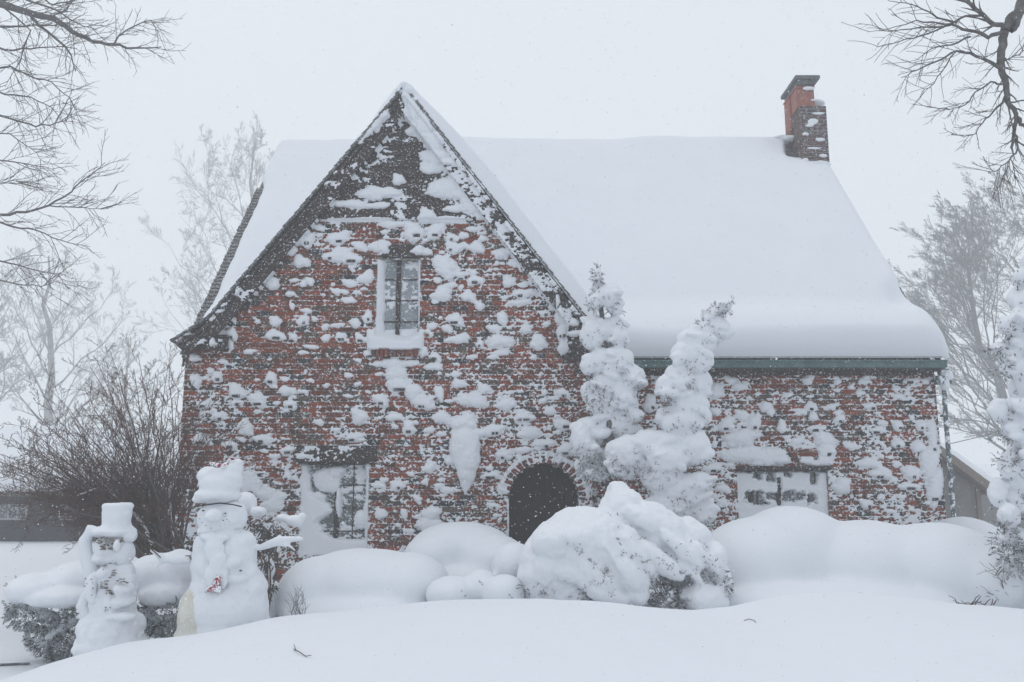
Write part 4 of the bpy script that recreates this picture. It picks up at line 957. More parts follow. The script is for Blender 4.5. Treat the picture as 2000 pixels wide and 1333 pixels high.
head = blob('head', [E(430,1012,44,34,YS,0.2), E(455,1010,26,32,YS,0.18), E(430,1030,40,22,YS,0.19), E(415,1037,28,9,YS,0.2,-0.02)], 'snow', t, 0.013, 3, 0.022, 8, 52)
hat = blob('hat', [E(425,967,46,17,YS,0.22), E(430,945,42,26,YS,0.2), E(445,935,30,22,YS,0.17), E(395,975,18,9,YS,0.15), E(452,917,22,18,YS,0.12), E(465,905,9,9,YS,0.08), E(412,930,26,18,YS,0.15)], 'snow', t, 0.014, 3, 0.024, 7, 53)
mb = MB()
def pipe(pts, r, Y, m, name, parent, n=8):
    q = MB(); q.tube([at(a, b, Y + (d if True else 0)) for (a, b, d) in pts], r, n); return q.build(name, m, parent, True)
pipe([(411,905,-0.12),(424,908,-0.14),(438,912,-0.12),(446,905,-0.1)], [0.012,0.02,0.02,0.008], YS, 'red_cloth', 'hat_tail', hat)
pipe([(444,902,-0.07),(452,897,-0.08),(458,897,-0.05)], [0.012,0.012,0.008], YS, 'red_cloth', 'pompom', hat)
pipe([(380,990,-0.16),(400,987,-0.205),(430,983,-0.225),(455,986,-0.20),(472,990,-0.13)], 0.006, YS, 'coal', 'hat_rim', hat, 6)
blob('nose', [E(419,1006,17,14,YS,0.09,-0.19), E(412,1010,11,9,YS,0.09,-0.23)], 'snow', head, 0.01, 3, 0.004, 12, 1)
dots(head, 'eye', [(397,998,1.0),(440,1003,0.8)], YS-0.19, 0.012, 'coal')
dots(head, 'mouth_dot', [(390,1014,0.7),(395,1021,0.7),(402,1027,0.7),(412,1032,0.6),(436,1017,0.9),(443,1015,0.7),(430,1028,0.6),(440,1009,0.7),(409,995,0.5),(447,1019,0.6)], YS-0.205, 0.008, 'coal')
blob('scarf', [E(420,1050,30,11,YS,0.1,-0.2), E(418,1075,19,26,YS,0.07,-0.26), E(424,1105,16,32,YS,0.06,-0.28), E(412,1125,13,22,YS,0.05,-0.29), E(436,1120,10,30,YS,0.05,-0.26)], 'snow', t, 0.010, 3, 0.012, 12, 54)
scf = MB()
for q in ([(424,1122),(434,1130),(426,1146),(415,1140)], [(403,1148),(415,1142),(432,1146),(430,1158),(416,1155),(400,1158)]):
    f_ = [at(a, b, YS-0.335) for a, b in q]; bk_ = [at(a, b, YS-0.3) for a, b in q]; scf.poly(f_); n_ = len(q)
    for i in range(n_): j = (i+1) % n_; scf.poly([f_[i], f_[j], bk_[j], bk_[i]])
scf.build('scarf_fringe', 'red_cloth', t)
pipe([(389,1048,-0.1),(391,1056,-0.12),(389,1064,-0.1)], 0.012, YS, 'red_cloth', 'scarf_edge', t)
dots(t, 'button', [(457,1104,1.0),(470,1115,1.1)], YS-0.255, 0.013, 'slate')
pipe([(376,1092,-0.1),(379,1110,-0.14),(383,1130,-0.15),(378,1150,-0.14),(370,1170,-0.16),(362,1200,-0.17),(357,1230,-0.18)], [0.01,0.014,0.014,0.014,0.014,0.014,0.012], YS, 'yellow_edge', 'cloth_edge', t)
blob('cloth_skirt', [E(388,1205,36,66,YS,0.30,-0.035), E(386,1242,40,34,YS,0.31,-0.03), E(400,1240,34,34,YS,0.31,-0.03)], 'canvas', t, 0.016, 4, 0.01, 6, 55)
# arms: branches loaded with snow
ar = MB(); ar.tube([at(375,1090,YS), at(345,1094,YS), at(318,1092,YS), at(302,1080,YS-0.05), at(293,1073,YS-0.08)], [0.05, 0.045, 0.04, 0.02, 0.012], 8)
ar.tube([at(318,1094,YS), at(308,1106,YS-0.05), at(300,1115,YS-0.08)], [0.02, 0.014, 0.01], 6)
blob('arm', [], 'snow', t, 0.012, 2, 0.01, 9, 56, ar)
ar = MB(); ar.tube([at(485,1068,YS), at(510,1069,YS), at(540,1058,YS-0.03), at(565,1054,YS-0.05), at(592,1053,YS-0.06)], [0.05, 0.035, 0.045, 0.03, 0.022], 8)
ar.tube([at(545,1060,YS-0.03), at(562,1066,YS-0.06), at(576,1078,YS-0.08)], [0.03, 0.026, 0.018], 8); ar.tube([at(540,1056,YS), at(548,1046,YS)], [0.024, 0.014], 8)
blob('arm', [], 'snow', t, 0.012, 2, 0.01, 9, 57, ar)
mb = MB(); r_ = random.Random(58)
mb.tube([at(376,1096,YS-0.06), at(370,1086,YS-0.07), at(362,1086,YS-0.06)], [0.008, 0.007, 0.004], 6); mb.build('arm_twig', 'twig_brown', t); mb = MB(); mb.tube([at(294,1072,YS-0.1), at(304,1080,YS-0.1), at(314,1090,YS-0.08)], [0.005, 0.006, 0.005], 5); mb.build('arm_twig', 'twig_brown', t); mb = MB()
mb.tube([at(560,1068,YS-0.07), at(572,1076,YS-0.11), at(579,1080,YS-0.11)], [0.010, 0.009, 0.005], 5)
mb.build('arm_twig', 'twig_brown', t)
# the smaller one in a top hat
YS2 = 8.15
t = empty('snow_figure', at(218, 1282, YS2), 'smaller snow figure in a top hat with one arm raised to the brim', 'snowman', 'snow plastered snowman figures in the garden')
blob('body', [E(216,1235,62,58,YS2,0.30), E(218,1262,72,32,YS2,0.32), E(222,1180,42,50,YS2,0.22), E(225,1130,36,36,YS2,0.2), E(230,1160,36,46,YS2,0.2), E(272,1238,12,7,YS2,0.06), E(252,1222,26,30,YS2,0.18), E(176,1250,22,36,YS2,0.15), E(240,1150,20,14,YS2,0.12,-0.12), E(236,1175,26,14,YS2,0.12,-0.12), E(248,1130,16,16,YS2,0.1,-0.06), E(205,1120,16,10,YS2,0.1,-0.14), E(232,1205,34,10,YS2,0.1,-0.18)], 'snow', t, 0.012, 3, 0.04, 8, 61)
head2 = blob('head', [E(218,1068,33,26,YS2,0.16), E(212,1090,32,16,YS2,0.17), E(240,1080,20,26,YS2,0.14), E(200,1092,20,10,YS2,0.12,-0.08)], 'snow', t, 0.012, 4, 0.018, 10, 62)
hm_ = MB(); c = at(226, 1034, YS2); s = sca(226, 1030, YS2)
hm_.lathe((c.x, c.y, c.z), [(27*s,-2*s), (30*s,4*s), (27*s,12*s), (27*s,38*s), (29*s,46*s), (25*s,50*s)], 20)
blob('top_hat', [E(222,1038,42,14,YS2,0.2), E(250,1046,16,14,YS2,0.1), E(190,1042,16,9,YS2,0.1)], 'snow', t, 0.012, 3, 0.022, 8, 63, hm_)
blob('nose', [E(229,1066,7,12,YS2,0.05,-0.165)], 'snow', head2, 0.008, 2, 0.003, 12, 1)
r_ = random.Random(64)
for (a0, a1, b0_, b1_, n_) in ((196,226,1050,1074,90), (233,242,1050,1060,22), (184,196,1052,1062,10)):
    mb = MB()
    for i in range(n_):
        c = at(r_.uniform(a0, a1), r_.uniform(b0_, b1_), YS2-0.165 + r_.uniform(-0.006, 0.01)); s_r = r_.uniform(0.002, 0.006)
        mb.box(c.x-s_r, c.x+s_r, c.y-0.008, c.y+0.012, c.z-s_r*0.8, c.z+s_r*0.8, 0, None)
    mb.build('eye_patch', 'grey_trim', head2)
for (a0, a1, b0_, b1_, n_) in ((207,220,1153,1163,18), (205,216,1185,1196,12), (165,185,1130,1165,26), (196,225,1100,1150,30), (200,218,1208,1216,5), (228,248,1130,1140,10)):
    mb = MB()
    for i in range(n_):
        c = at(r_.uniform(a0, a1), r_.uniform(b0_, b1_), YS2-0.2 + r_.uniform(-0.012, 0.008)); s_r = r_.uniform(0.002, 0.0055)
        mb.box(c.x-s_r, c.x+s_r, c.y-0.012, c.y+0.03, c.z-s_r*0.8, c.z+s_r*0.8)
    mb.build('coat_pattern', 'grey_trim', t)
ar = MB(); ar.tube([at(200,1150,YS2-0.05), at(182,1120,YS2-0.05), at(167,1085,YS2-0.06), at(166,1055,YS2-0.05), at(178,1035,YS2-0.04), at(190,1040,YS2-0.05)], [0.06,0.07,0.06,0.055,0.06,0.05], 10)
blob('arm', [], 'snow', t, 0.012, 2, 0.014, 9, 65, ar)
ar = MB(); ar.tube([at(192,1120,YS2-0.14), at(178,1135,YS2-0.17), at(176,1160,YS2-0.18), at(184,1178,YS2-0.17)], [0.05,0.055,0.05,0.035], 10); ar.tube([at(170,1160,YS2-0.1), at(160,1185,YS2-0.1), at(172,1205,YS2-0.1)], [0.05,0.06,0.04], 8)
blob('arm', [], 'snow', t, 0.012, 2, 0.014, 9, 66, ar)

# ================================================================== BARE SHRUB
r_ = random.Random(101); YJ = 10.4
t = empty('bare_shrub', at(325, 1085, YJ), 'large leafless brown shrub spreading in front of the left house corner', 'shrub')
sm2 = MB(); tw = MB()
targets = [(10,905),(20,860),(60,800),(100,760),(130,800),(180,720),(215,690),(230,750),(270,700),(300,730),(330,700),(350,760),(385,790),(400,840),(430,850),(60,930),(110,880),(160,850),(200,820),(250,800),(300,820),(340,830),(20,945),(90,960),(30,880),(140,900),(200,900),(280,880),(240,930),(150,950),(370,900),(330,930),(410,900),(70,860),(0,930),(180,780),(20,980),(60,1000),(110,985),(30,920),(80,945),(130,930),(0,890),(45,870),(100,840),(150,890),(180,910),(230,870),(255,930),(210,980),(160,990),(300,960),(-20,950)]
targets = targets + [(a + r_.uniform(-25, 25), b + r_.uniform(10, 45)) for (a, b) in targets]
for k, (a, b) in enumerate(targets):
    sx = r_.uniform(268, 365); base = at(sx, 1090, YJ + r_.uniform(-0.25, 0.25)); tip = at(a, b, YJ + r_.uniform(-1.0, 0.8))
    mid = base.lerp(tip, 0.45) + Vector((0, 0, 0.22 if b > 850 else 0.1)); mid.x = base.x + (tip.x-base.x)*0.38
    pts = []
    for i in range(9):
        u_ = i/8; p = base*(1-u_)**2 + mid*2*u_*(1-u_) + tip*u_*u_
        pts.append(p + Vector((r_.uniform(-1,1), r_.uniform(-1,1), r_.uniform(-1,1)))*0.025*(0 < i))
    if k % 3 == 0:
        sm2.tube(pts, [0.017 - 0.0018*i for i in range(9)], 6, cap=False)
    twigs(tw, pts, 0.010, 0.003, r_, 3, 0.95, 8, 0.34, 4, 0.12, rmin=0.0021, start=0.25, seg=4, wob=0.22)
sm2.build('stem', 'bark_near', t, True); tw.build('twigs', 'twig_brown', t)
blob('snow_load', [], 'snow', t, 0.012, 1, 0.004, 9, 7, (lambda m_: (m_.tube([at(150,968,YJ-0.3), at(185,955,YJ-0.3), at(210,960,YJ-0.3)], 0.014, 6), m_.tube([at(170,900,YJ-0.2), at(205,950,YJ-0.2), at(245,985,YJ-0.2), at(280,1025,YJ-0.2), at(298,1065,YJ-0.2)], 0.022, 6), m_.tube([at(330,950,YJ-0.1), at(334,1010,YJ-0.1), at(340,1075,YJ-0.1)], 0.017, 6), m_)[-1])(MB()))

# ================================================================== TREES
def tree(name, label, px_, Y, top, r0, seed, limbs, mt, depth=3, nch=6, lf=0.48, wind=Vector((0,0,0)), spread=0.75, up=0.12, rmin=0.012, base_z=0.2, lean=0.0, group=None, wob=0.12, trunk_top=None):
    """limbs: targets in view px of the main limbs with a start fraction on the trunk"""
    r_ = random.Random(seed); B0 = at(px_, 1000, Y); B0.z = base_z; T0 = at((trunk_top or (px_+lean, top))[0], (trunk_top or (px_+lean, top))[1], Y)
    t = empty(name, B0, label, 'tree', group); tm = MB(); cm = MB()
    tp = wobble(B0, T0, 10, 0.018, r_); tm.tube(tp, [r0*(1 - 0.085*i) for i in range(11)], 8)
    tm.build('trunk', mt, t, True)
    for (a, b, fr) in limbs:
        f = fr*10; i = min(int(f), 9); s = tp[i].lerp(tp[i+1], f-i); e = at(a, b, Y + r_.uniform(-1.5, 1.5)*Y/45)
        m_ = s.lerp(e, 0.5) + Vector((0, 0, -0.04*(e-s).length + 0.0)); pts = []
        for k in range(8):
            u_ = k/7; p = s*(1-u_)**2 + m_*2*u_*(1-u_) + e*u_*u_; pts.append(p + Vector((r_.uniform(-1,1), r_.uniform(-1,1), r_.uniform(-1,1)))*0.02*(e-s).length*(k > 0))
        twigs(cm, pts, r0*0.27*(1.15-fr), rmin, r_, depth, spread, nch, lf, 5, up, wind, rmin, 0.2, 5, wob)
    cm.build('crown', mt, t); return t
G1 = 'bare winter trees fading in the storm'
tree('bare_tree', 'pale rime coated tree rising behind the left verge of the main roof', 520, 64, 262, 0.42, 201,
 [(355,420,0.45),(325,480,0.4),(345,520,0.35),(395,330,0.6),(440,290,0.7),(480,270,0.8),(515,262,0.95),(330,610,0.25),(380,560,0.3),(420,430,0.5),(460,350,0.65),(500,330,0.85),(400,640,0.2),(540,330,0.7)], 'bark_rime', 4, 5, 0.56, rmin=0.011, spread=0.85, wob=0.2, group=G1, trunk_top=(498, 280))
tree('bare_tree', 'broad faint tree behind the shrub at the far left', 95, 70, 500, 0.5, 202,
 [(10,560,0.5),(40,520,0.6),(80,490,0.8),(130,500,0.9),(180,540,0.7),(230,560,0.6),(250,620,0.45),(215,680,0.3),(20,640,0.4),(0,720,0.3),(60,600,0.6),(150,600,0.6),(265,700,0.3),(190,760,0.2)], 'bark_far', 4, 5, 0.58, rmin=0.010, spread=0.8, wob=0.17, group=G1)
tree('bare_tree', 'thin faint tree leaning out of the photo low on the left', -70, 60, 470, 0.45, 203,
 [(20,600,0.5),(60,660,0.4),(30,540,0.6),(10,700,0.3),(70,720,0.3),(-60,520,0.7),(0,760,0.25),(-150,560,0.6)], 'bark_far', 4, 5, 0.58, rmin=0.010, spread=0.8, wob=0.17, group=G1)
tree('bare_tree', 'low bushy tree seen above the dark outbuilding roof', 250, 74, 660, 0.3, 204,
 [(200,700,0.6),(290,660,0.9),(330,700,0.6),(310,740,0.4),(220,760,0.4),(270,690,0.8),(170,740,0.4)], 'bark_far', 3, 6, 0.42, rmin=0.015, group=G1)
WL = Vector((-0.16, 0, 0.08))
tree('wind_bent_tree', 'tree with fine twigs swept left by the wind behind the right house corner', 2010, 50, 470, 0.36, 205,
 [(1800,560,0.3),(1790,600,0.26),(1812,470,0.55),(1845,460,0.7),(1885,440,0.6),(1915,430,0.55),(1945,440,0.5),(1790,590,0.42),(1800,530,0.5),(1830,450,0.66),(1870,410,0.8),(1900,400,0.9),(1940,370,0.95),(1980,380,0.9),(1810,640,0.34),(1850,560,0.5),(1880,500,0.62),(1930,470,0.8),(1990,450,0.7),(1830,700,0.25),(1850,760,0.2),(1960,420,0.85),(1795,560,0.45),(1860,470,0.7),(1900,440,0.82)], 'bark_wet', 4, 7, 0.50, WL, 0.85, 0.05, rmin=0.0075, wob=0.16, group=G1, trunk_top=(1868, 470))
tree('wind_bent_tree', 'second wind swept tree partly cut by the right edge of the photo', 2060, 52, 360, 0.44, 206,
 [(1900,560,0.45),(1930,470,0.6),(1940,400,0.75),(1970,370,0.85),(2010,340,0.95),(1890,650,0.32),(1920,720,0.25),(1990,520,0.6),(2100,420,0.8),(1880,820,0.16),(1900,760,0.2),(2150,500,0.6)], 'bark_wet', 4, 7, 0.50, WL, 0.85, 0.05, rmin=0.0075, wob=0.16, group=G1)

# near tree at the upper right: limb hanging into the view
def polytree(name, label, Y, trunk, stems, mt, seed, rmin=0.003, depth=2, nch=5, lf=0.3, up=0.0, cat='tree', sp=0.7):
    t = empty(name, Vector((trunk[0][0], trunk[0][1], trunk[0][2])), label, cat); r_ = random.Random(seed)
    tm = MB(); n = len(trunk); tm.tube(trunk, [trunk_r[seed][i] for i in range(n)], 10); tm.build('trunk', mt, t, True)
    lm = MB(); cm = MB()
    for (pts, r0, r1, dp) in stems:
        P = []
        for i, q in enumerate(pts):
            a, b = q[:2]; d = q[2] if len(q) > 2 else 0
            P.append(at(a, b, Y + d))
        P2 = []
        for i in range(len(P)-1):
            for k in range(3): P2.append(P[i].lerp(P[i+1], k/3) + Vector((r_.uniform(-1,1), r_.uniform(-1,1), r_.uniform(-1,1)))*0.012*(k > 0)*(Y/9))
        P2.append(P[-1]); n2 = len(P2)
        k_ = 0.84 if Y < 10 else 0.9; r0 *= k_; r1 *= k_
        (lm if r0 > 0.018*(Y/9) else cm).tube(P2, [r0 + (r1-r0)*i/(n2-1) for i in range(n2)], 7, cap=False)
        if dp > 0:
            L = sum((P2[i+1]-P2[i]).length for i in range(n2-1))
            for c in range(int(nch*(1 + len(pts)*0.35))):
                tt = (c + r_.random())/int(nch*(1 + len(pts)*0.35)); f = (0.12 + 0.88*tt)*(n2-1); i = min(int(f), n2-2); p = P2[i].lerp(P2[i+1], f-i)
                d = (P2[i+1]-P2[i]).normalized(); sd_ = d.cross(Vector((r_.uniform(-.4,.4), r_.choice((-1,1)), r_.uniform(-.4,.4)))).normalized()
                dd = (d + sd_*sp*r_.uniform(0.6,1.4) + Vector((0,0,up))).normalized(); l = lf*r_.uniform(0.5, 1.3)*(Y/9)
                q = p.copy(); cp = [p]
                for s_ in range(4): dd = (dd + Vector((r_.uniform(-1,1), r_.uniform(-1,1), r_.uniform(-1,1)))*0.2).normalized(); q = q + dd*l/4; cp.append(q.copy())
                twigs(cm, cp, max(rmin*1.5, r1*0.8), rmin, r_, dp-1, 0.7, 4, 0.5, 4, up, rmin=rmin, seg=3, wob=0.15)
    lm.build('limb', mt, t, True); cm.build('crown', mt, t); return t
trunk_r = {301: [0.30, 0.26, 0.22, 0.18, 0.12], 302: [0.36, 0.3, 0.26, 0.2, 0.1]}
YR_ = 9.0
p1 = at(1992, 20, YR_)
trunkR = [(7.6, 9.0, 0.3), (7.5, 9.0, 3.0), (7.2, 9.0, 5.0), (6.6, 9.0, 6.6), (p1.x+0.1, 9.0, p1.z+0.35)]
SR = [([(2010,-30),(1990,25),(1972,40),(1962,62)],0.075,0.06,0), ([(1962,62),(1955,100),(1956,130),(1965,165),(1968,200),(1984,222),(1980,262),(1975,290)],0.058,0.016,2),
 ([(1962,52),(1940,48),(1915,25),(1895,8),(1880,-10)],0.034,0.022,1), ([(1955,65),(1930,74),(1905,62),(1870,52),(1835,46),(1790,40),(1725,60)],0.030,0.004,2),
 ([(1920,30),(1885,32),(1855,50),(1800,53),(1740,62),(1695,63)],0.018,0.003,1), ([(1954,135),(1930,120),(1895,104),(1868,100),(1830,120),(1790,138),(1760,152)],0.026,0.004,2),
 ([(1895,72),(1860,88),(1820,95),(1790,118)],0.014,0.004,1), ([(1870,45),(1830,35),(1790,12),(1735,2)],0.014,0.004,1), ([(1850,50),(1800,70),(1755,82),(1715,92)],0.012,0.003,1),
 ([(1868,100),(1840,140),(1815,172),(1800,180)],0.010,0.003,1), ([(1958,165),(1935,160),(1905,180),(1885,205),(1855,215),(1845,212)],0.014,0.003,2),
 ([(1964,195),(1945,212),(1925,232),(1905,262),(1880,270)],0.016,0.003,2), ([(1984,222),(1992,240),(2004,250)],0.028,0.022,0), ([(1982,262),(1988,290),(1970,315),(1950,332),(1930,340)],0.014,0.003,2),
 ([(1972,310),(1980,330),(1982,350)],0.008,0.003,1), ([(1972,312),(1965,335),(1955,360),(1945,372)],0.008,0.003,1), ([(1965,200),(1990,198),(2010,195)],0.012,0.008,0), ([(1975,60),(1985,50),(1996,20),(2000,-10)],0.040,0.04,0),
 ([(1960,120),(1980,110),(2010,95)],0.010,0.005,1)]
polytree('bare_tree', 'near dark tree whose crooked bare limb hangs in at the upper right', YR_, trunkR, SR, 'bark_near', 301, 0.0026, 2, 5, 0.30)
YL_ = 15.0
p2 = at(-30, 20, YL_); trunkL = [(-14.5, YL_, 0.2), (-14.2, YL_, 4.0), (-13.6, YL_, 7.0), (-12.4, YL_, 9.2), (p2.x, YL_, p2.z)]
SL = [([(-40,0),(0,8),(60,26),(105,36),(140,62),(180,82),(220,88),(262,94),(315,92)],0.085,0.010,2), ([(-30,-10),(20,10),(60,30),(75,50),(120,85),(140,110),(148,140)],0.05,0.008,2),
 ([(-30,50),(0,52),(50,52),(100,50),(145,48)],0.03,0.008,2), ([(-30,90),(10,98),(60,96),(110,92),(150,95)],0.026,0.006,2), ([(-30,5),(40,-5),(110,20),(150,45),(190,60)],0.03,0.006,2),
 ([(220,88),(232,70),(255,55),(290,40),(305,45)],0.02,0.005,2), ([(-30,140),(20,130),(60,150),(100,160),(135,190),(150,215)],0.024,0.005,2), ([(-30,170),(10,185),(60,190),(100,210),(130,245)],0.022,0.005,2),
 ([(-30,215),(20,232),(70,248),(110,240),(150,225)],0.026,0.006,2), ([(-30,310),(15,315),(60,322),(105,332)],0.018,0.005,2), ([(-30,262),(20,262),(60,290),(90,320)],0.016,0.004,2),
 ([(-30,420),(0,420),(50,415),(95,402),(140,375),(165,350),(205,318)],0.034,0.006,2), ([(95,402),(140,405),(175,408),(212,408)],0.014,0.004,2), ([(-30,425),(20,442),(70,450),(120,470),(175,482)],0.024,0.005,2),
 ([(-30,500),(20,515),(70,528),(130,538)],0.020,0.005,2), ([(-30,540),(30,555),(80,560),(115,548)],0.016,0.004,2), ([(-30,-20),(60,60),(40,120),(10,170)],0.02,0.004,2), ([(60,-20),(100,10),(150,0),(200,-10)],0.02,0.006,2),
 ([(-30,350),(0,360),(30,350),(60,372)],0.014,0.004,2), ([(100,36),(130,20),(150,-10)],0.02,0.006,1)]
polytree('bare_tree', 'bare tree beyond the upper left edge with many fine branches reaching in', YL_, trunkL, SL, 'bark_left', 302, 0.0038, 2, 6, 0.36, 0.05)

# ================================================================== OUTBUILDINGS
YO = 22.0
a = at(-160, 1062, YO); b = at(372, 1062, YO)
t = empty('outbuilding', Vector(((a.x+b.x)/2, YO, gz(0, YO))), 'low dark outbuilding with a snow covered roof behind the shrub at far left', 'outbuilding')
mb = MB(); z0 = gz(-8, 21)-0.5; z1 = at(0, 962, YO).z; n = 12
for i in range(n): 
    za = z0 + (z1-z0)*i/n; mb.poly([(a.x, YO-0.02, za), (b.x, YO-0.02, za), (b.x, YO, za+(z1-z0)/n), (a.x, YO, za+(z1-z0)/n)]); mb.poly([(a.x, YO, za), (b.x, YO, za), (b.x, YO-0.02, za), (a.x, YO-0.02, za)])
mb.box(a.x, b.x, YO+0.02, YO+6, z0, z1-0.01); mb.build('wall', 'dark_siding', t)
mb = MB(); R0 = at(0, 862, YO+3.2).z
mb.obox(Vector((a.x-0.3, YO-0.35, z1-0.1)), (b.x-a.x+0.6, 0, 0), (0, 3.55, R0-z1+0.1), (0,0,0.12)); mb.obox(Vector((a.x-0.3, YO+6.75, z1-0.1)), (b.x-a.x+0.6, 0, 0), (0, -3.54, R0-z1+0.1), (0,0,0.12)); mb.build('roof', 'shingle', t)
for (c0, c1) in ((2, 52), (120, 150), (205, 330)):
    q0 = at(c0, 985, YO-0.03); q1 = at(c1, 1012, YO-0.03); mb = MB(); mb.box(q0.x, q1.x, YO-0.05, YO-0.025, q1.z, q0.z); wd_ = mb.build('window', 'glass_dark', t)
    mb = MB(); 
    for k in range(4): x = q0.x + (q1.x-q0.x)*k/3; mb.box(x-0.025, x+0.025, YO-0.07, YO-0.052, q1.z, q0.z)
    mb.box(q0.x, q1.x, YO-0.075, YO-0.053, q1.z-0.05, q1.z); mb.build('frame', 'white_trim', wd_)
def tob(u, v): t_ = (0.3 + 0.05*fbm(u*0.6, v*0.6, 81, 3))*rnd(u, 0.4)*rnd(15-u, 0.4)*rnd(4.9-v, 0.4); return t_, 0*t_, 0*t_, t_ > -1
ld = Vector((0, 3.55, R0-z1+0.1)); LW_ = (b.x-a.x+0.6)
def tob(u, v): t_ = (0.3 + 0.05*fbm(u*0.6, v*0.6, 81, 3))*rnd(u, 0.4)*rnd(LW_-u, 0.4)*rnd(v, 0.4); return t_, 0*t_, 0*t_, t_ > -1
slope_snow('roof_snow', Vector((a.x-0.3, YO-0.35, z1+0.02)), (1,0,0), ld, LW_, ld.length+0.1, tob, 120, 50, 'snow on the roof of the low dark outbuilding')
mb = MB(); q = at(8, 1000, 20.5); mb.tube([(q.x, 20.5, -0.2), (q.x, 20.5, at(8, 955, 20.5).z)], 0.09, 8); 
# right garage
YQ = 20.0; t = empty('garage', at(1880, 1020, YQ), 'small grey sided garage gable peeking past the downspout at right', 'garage')
pk2 = at(1815, 872, YQ); re2 = at(1942, 966, YQ); zb2 = 0.0
mb = MB(); z = zb2
def slx(z): return pk2.x + (re2.x-pk2.x)*(pk2.z-z)/(pk2.z-re2.z)
XW = re2.x - 0.35; ZW = pk2.z - (XW-pk2.x)*(pk2.z-re2.z)/(re2.x-pk2.x)
while z < pk2.z-0.02:
    z2 = min(z+0.16, pk2.z-0.01); xr0 = min(XW, slx(z)); xr1 = min(XW, slx(z2)); xl0 = 2*pk2.x - xr0; xl1 = 2*pk2.x - xr1
    mb.poly([(xl0, YQ-0.02, z), (xr0, YQ-0.02, z), (xr1, YQ, z2), (xl1, YQ, z2)]); z = z2
mb.box(2*pk2.x-XW+0.01, XW-0.002, YQ+0.005, YQ+6, zb2, ZW-0.02); mb.build('wall', 'grey_siding', t)
mb = MB()
for sx in (1, -1):
    e = Vector((sx*(re2.x-pk2.x), 0, re2.z-pk2.z)); mb.obox(Vector((pk2.x, YQ-0.28, pk2.z)), e, (0,6.5,0), (0,0,0.1))
mb.build('roof', 'shingle', t)
mb = MB()
for sx in (1, -1):
    e = Vector((sx*(re2.x-pk2.x), 0, re2.z-pk2.z)); mb.obox(Vector((pk2.x, YQ-0.30, pk2.z-0.12)), e, (0,0.04,0), (0,0,0.2)); mb.obox(Vector((pk2.x, YQ-0.25, pk2.z-0.14)), e, (0,0.24,0), (0,0,0.03))
mb.build('barge_board', 'grey_trim', t)
q0 = at(1934, 980, YQ-0.05); mb = MB(); mb.box(XW-0.08, XW+0.02, YQ-0.05, YQ+0.03, zb2, ZW-0.05); mb.build('corner_board', 'grey_trim', t)
def tgr(u, v): t_ = (0.16 + 0.03*fbm(u, v, 85, 2))*rnd(u, 0.15)*rnd(1.9-v, 0.2); return t_, 0*t_, 0*t_, t_ > -1
e = Vector((re2.x-pk2.x, 0, re2.z-pk2.z))
def tgr(u, v): t_ = (0.14 + 0.03*fbm(u, v, 85, 2))*rnd(u, 0.12)*rnd(e.length-v+0.02, 0.2); return t_, 0*t_, 0*t_, t_ > -1
slope_snow('roof_snow', Vector((pk2.x, YQ-0.28, pk2.z+0.1)), (0,1,0), e, 6.5, e.length, tgr, 60, 40, 'snow on the roof of the small grey garage')
# farther snow covered roof behind it
t = empty('distant_shed', at(1940, 1000, 27), 'low snow roofed shed behind the garage at right', 'shed')
A_ = at(1860, 958, 27); B_ = at(2080, 958, 27); mb = MB(); mb.box(A_.x, B_.x, 27, 31, 0, A_.z-0.1); mb.build('wall', 'grey_siding', t)
mb = MB(); top_ = at(1940, 916, 29).z; mb.obox(Vector((A_.x-0.3, 26.7, A_.z-0.1)), (B_.x-A_.x+0.6,0,0), (0, 2.4, top_-A_.z+0.05), (0,0,0.2)); mb.obox(Vector((A_.x-0.3, 31.3, A_.z-0.1)), (B_.x-A_.x+0.6,0,0), (0, -2.18, top_-A_.z+0.05), (0,0,0.2)); mb.build('roof', 'snow', t)
# overhead wire
mb = MB(); P = [at(1600, 905, 26), at(1852, 868, 26), at(1920, 852, 26), at(1990, 832, 26), at(2200, 760, 26)]; mb.tube(P, 0.012, 5); tag(mb.build('overhead_wire', 'bark_near'), 'thin overhead wire crossing behind the right house corner', 'wire')

# ================================================================== SMALL THINGS ON THE SNOW
r_ = random.Random(7)
def surf_pt(a, b):
    lo, hi = 2.5, 7.58
    for k in range(40):
        m_ = (lo+hi)/2; p = at(a, b, m_)
        if p.z > gz(p.x, p.y): lo = m_
        else: hi = m_
    return at(a, b, lo)
mb = MB(); P = [surf_pt(a, b) for a, b in ((574,1270),(584,1279),(597,1284),(608,1286))]; mb.tube([p + Vector((0,0,0.006 + 0.012*(i%2))) for i, p in enumerate(P)], [0.003,0.0035,0.003,0.002], 5)
P = [surf_pt(a, b) for a, b in ((574,1262),(578,1274))]; mb.tube([p + Vector((0,0,0.01)) for p in P], 0.002, 4)
tag(mb.build('fallen_twig', 'twig_brown'), 'bent fallen twig on the foreground snow at lower left', 'twig', 'twigs lying on the snow')
mb = MB(); P = [surf_pt(a, b) for a, b in ((1453,1214),(1462,1211),(1472,1213),(1476,1217))]; mb.tube([p + Vector((0,0,0.006)) for p in P], 0.0025, 5)
tag(mb.build('fallen_twig', 'twig_brown'), 'tiny fallen twig on the foreground snow right of the drooping bush', 'twig', 'twigs lying on the snow')
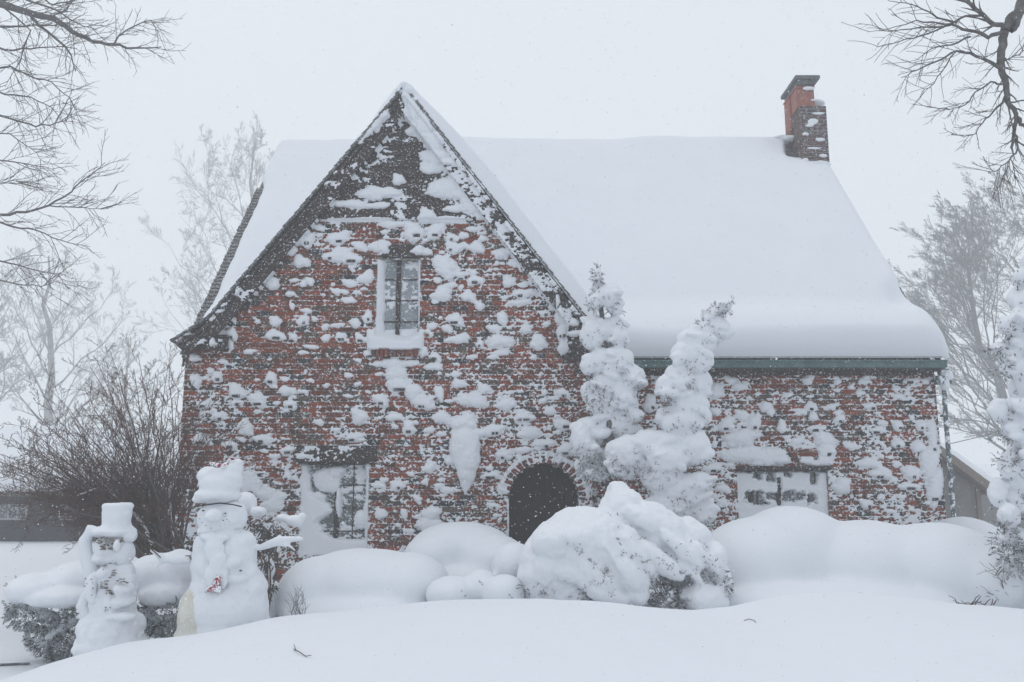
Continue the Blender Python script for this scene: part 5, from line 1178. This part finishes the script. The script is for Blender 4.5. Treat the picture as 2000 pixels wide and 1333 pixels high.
# edge of the cleared drive at far left
mb = MB(); P = [at(-200, 1231, 8.55), at(-60, 1232, 8.52), at(0, 1233, 8.5), at(40, 1234, 8.48), at(62, 1236, 8.45)]
for p in P: p.z = gz(p.x, p.y) + 0.012
mb.tube(P, 0.012, 6); tag(mb.build('driveway_edging', 'slate'), 'thin dark edging strip along the cleared drive at far left', 'edging')

# ================================================================== FALLING SNOW
r_ = np.random.RandomState(5); N = 15000
yy = 1.8 + 10.3*r_.rand(N)**0.75; k = (r_.rand(N)-0.5)*2*0.66; xx = k*yy; zz = CZ + yy*(-0.26 + 0.95*r_.rand(N))
ok = zz > ground_z(xx, yy) + 0.03; xx, yy, zz = xx[ok], yy[ok], zz[ok]; n = len(xx)
sz = (0.0018 + 0.0045*r_.rand(n)**2.5) * np.clip(yy/7.0, 0.45, 1.25)
oc = np.array([(1,0,0),(-1,0,0),(0,1,0),(0,-1,0),(0,0,1),(0,0,-1)], float); of = [(0,2,4),(2,1,4),(1,3,4),(3,0,4),(2,0,5),(1,2,5),(3,1,5),(0,3,5)]
V = (np.stack([xx,yy,zz], -1)[:,None,:] + oc[None]*sz[:,None,None]*np.array([1.15,1,1.0])).reshape(-1, 3)
Fc = (np.array(of)[None] + (np.arange(n)*6)[:,None,None]).reshape(-1, 3)
me = bpy.data.meshes.new('falling_snow'); me.from_pydata(V.tolist(), [], Fc.tolist()); o = link('falling_snow', me, 'snow', None, True)
tag(o, 'snowflakes blowing through the air in front of the house', 'snow', kind='stuff')

# ================================================================== HAZE
hb = MB(); hb.box(-170, 170, -22, 175, -2.2, 30); hm_ = bpy.data.materials.new('haze'); hm_.use_nodes = True
n_ = hm_.node_tree; n_.nodes.clear(); vo = n_.nodes.new('ShaderNodeVolumePrincipled'); oo = n_.nodes.new('ShaderNodeOutputMaterial')
vo.inputs['Color'].default_value = (0.985, 0.992, 1.0, 1); vo.inputs['Density'].default_value = HAZE; vo.inputs['Anisotropy'].default_value = 0.0
n_.links.new(vo.outputs[0], oo.inputs['Volume'])
ho = hb.build('haze', hm_); tag(ho, 'pale blowing snow haze filling the air', kind='stuff')
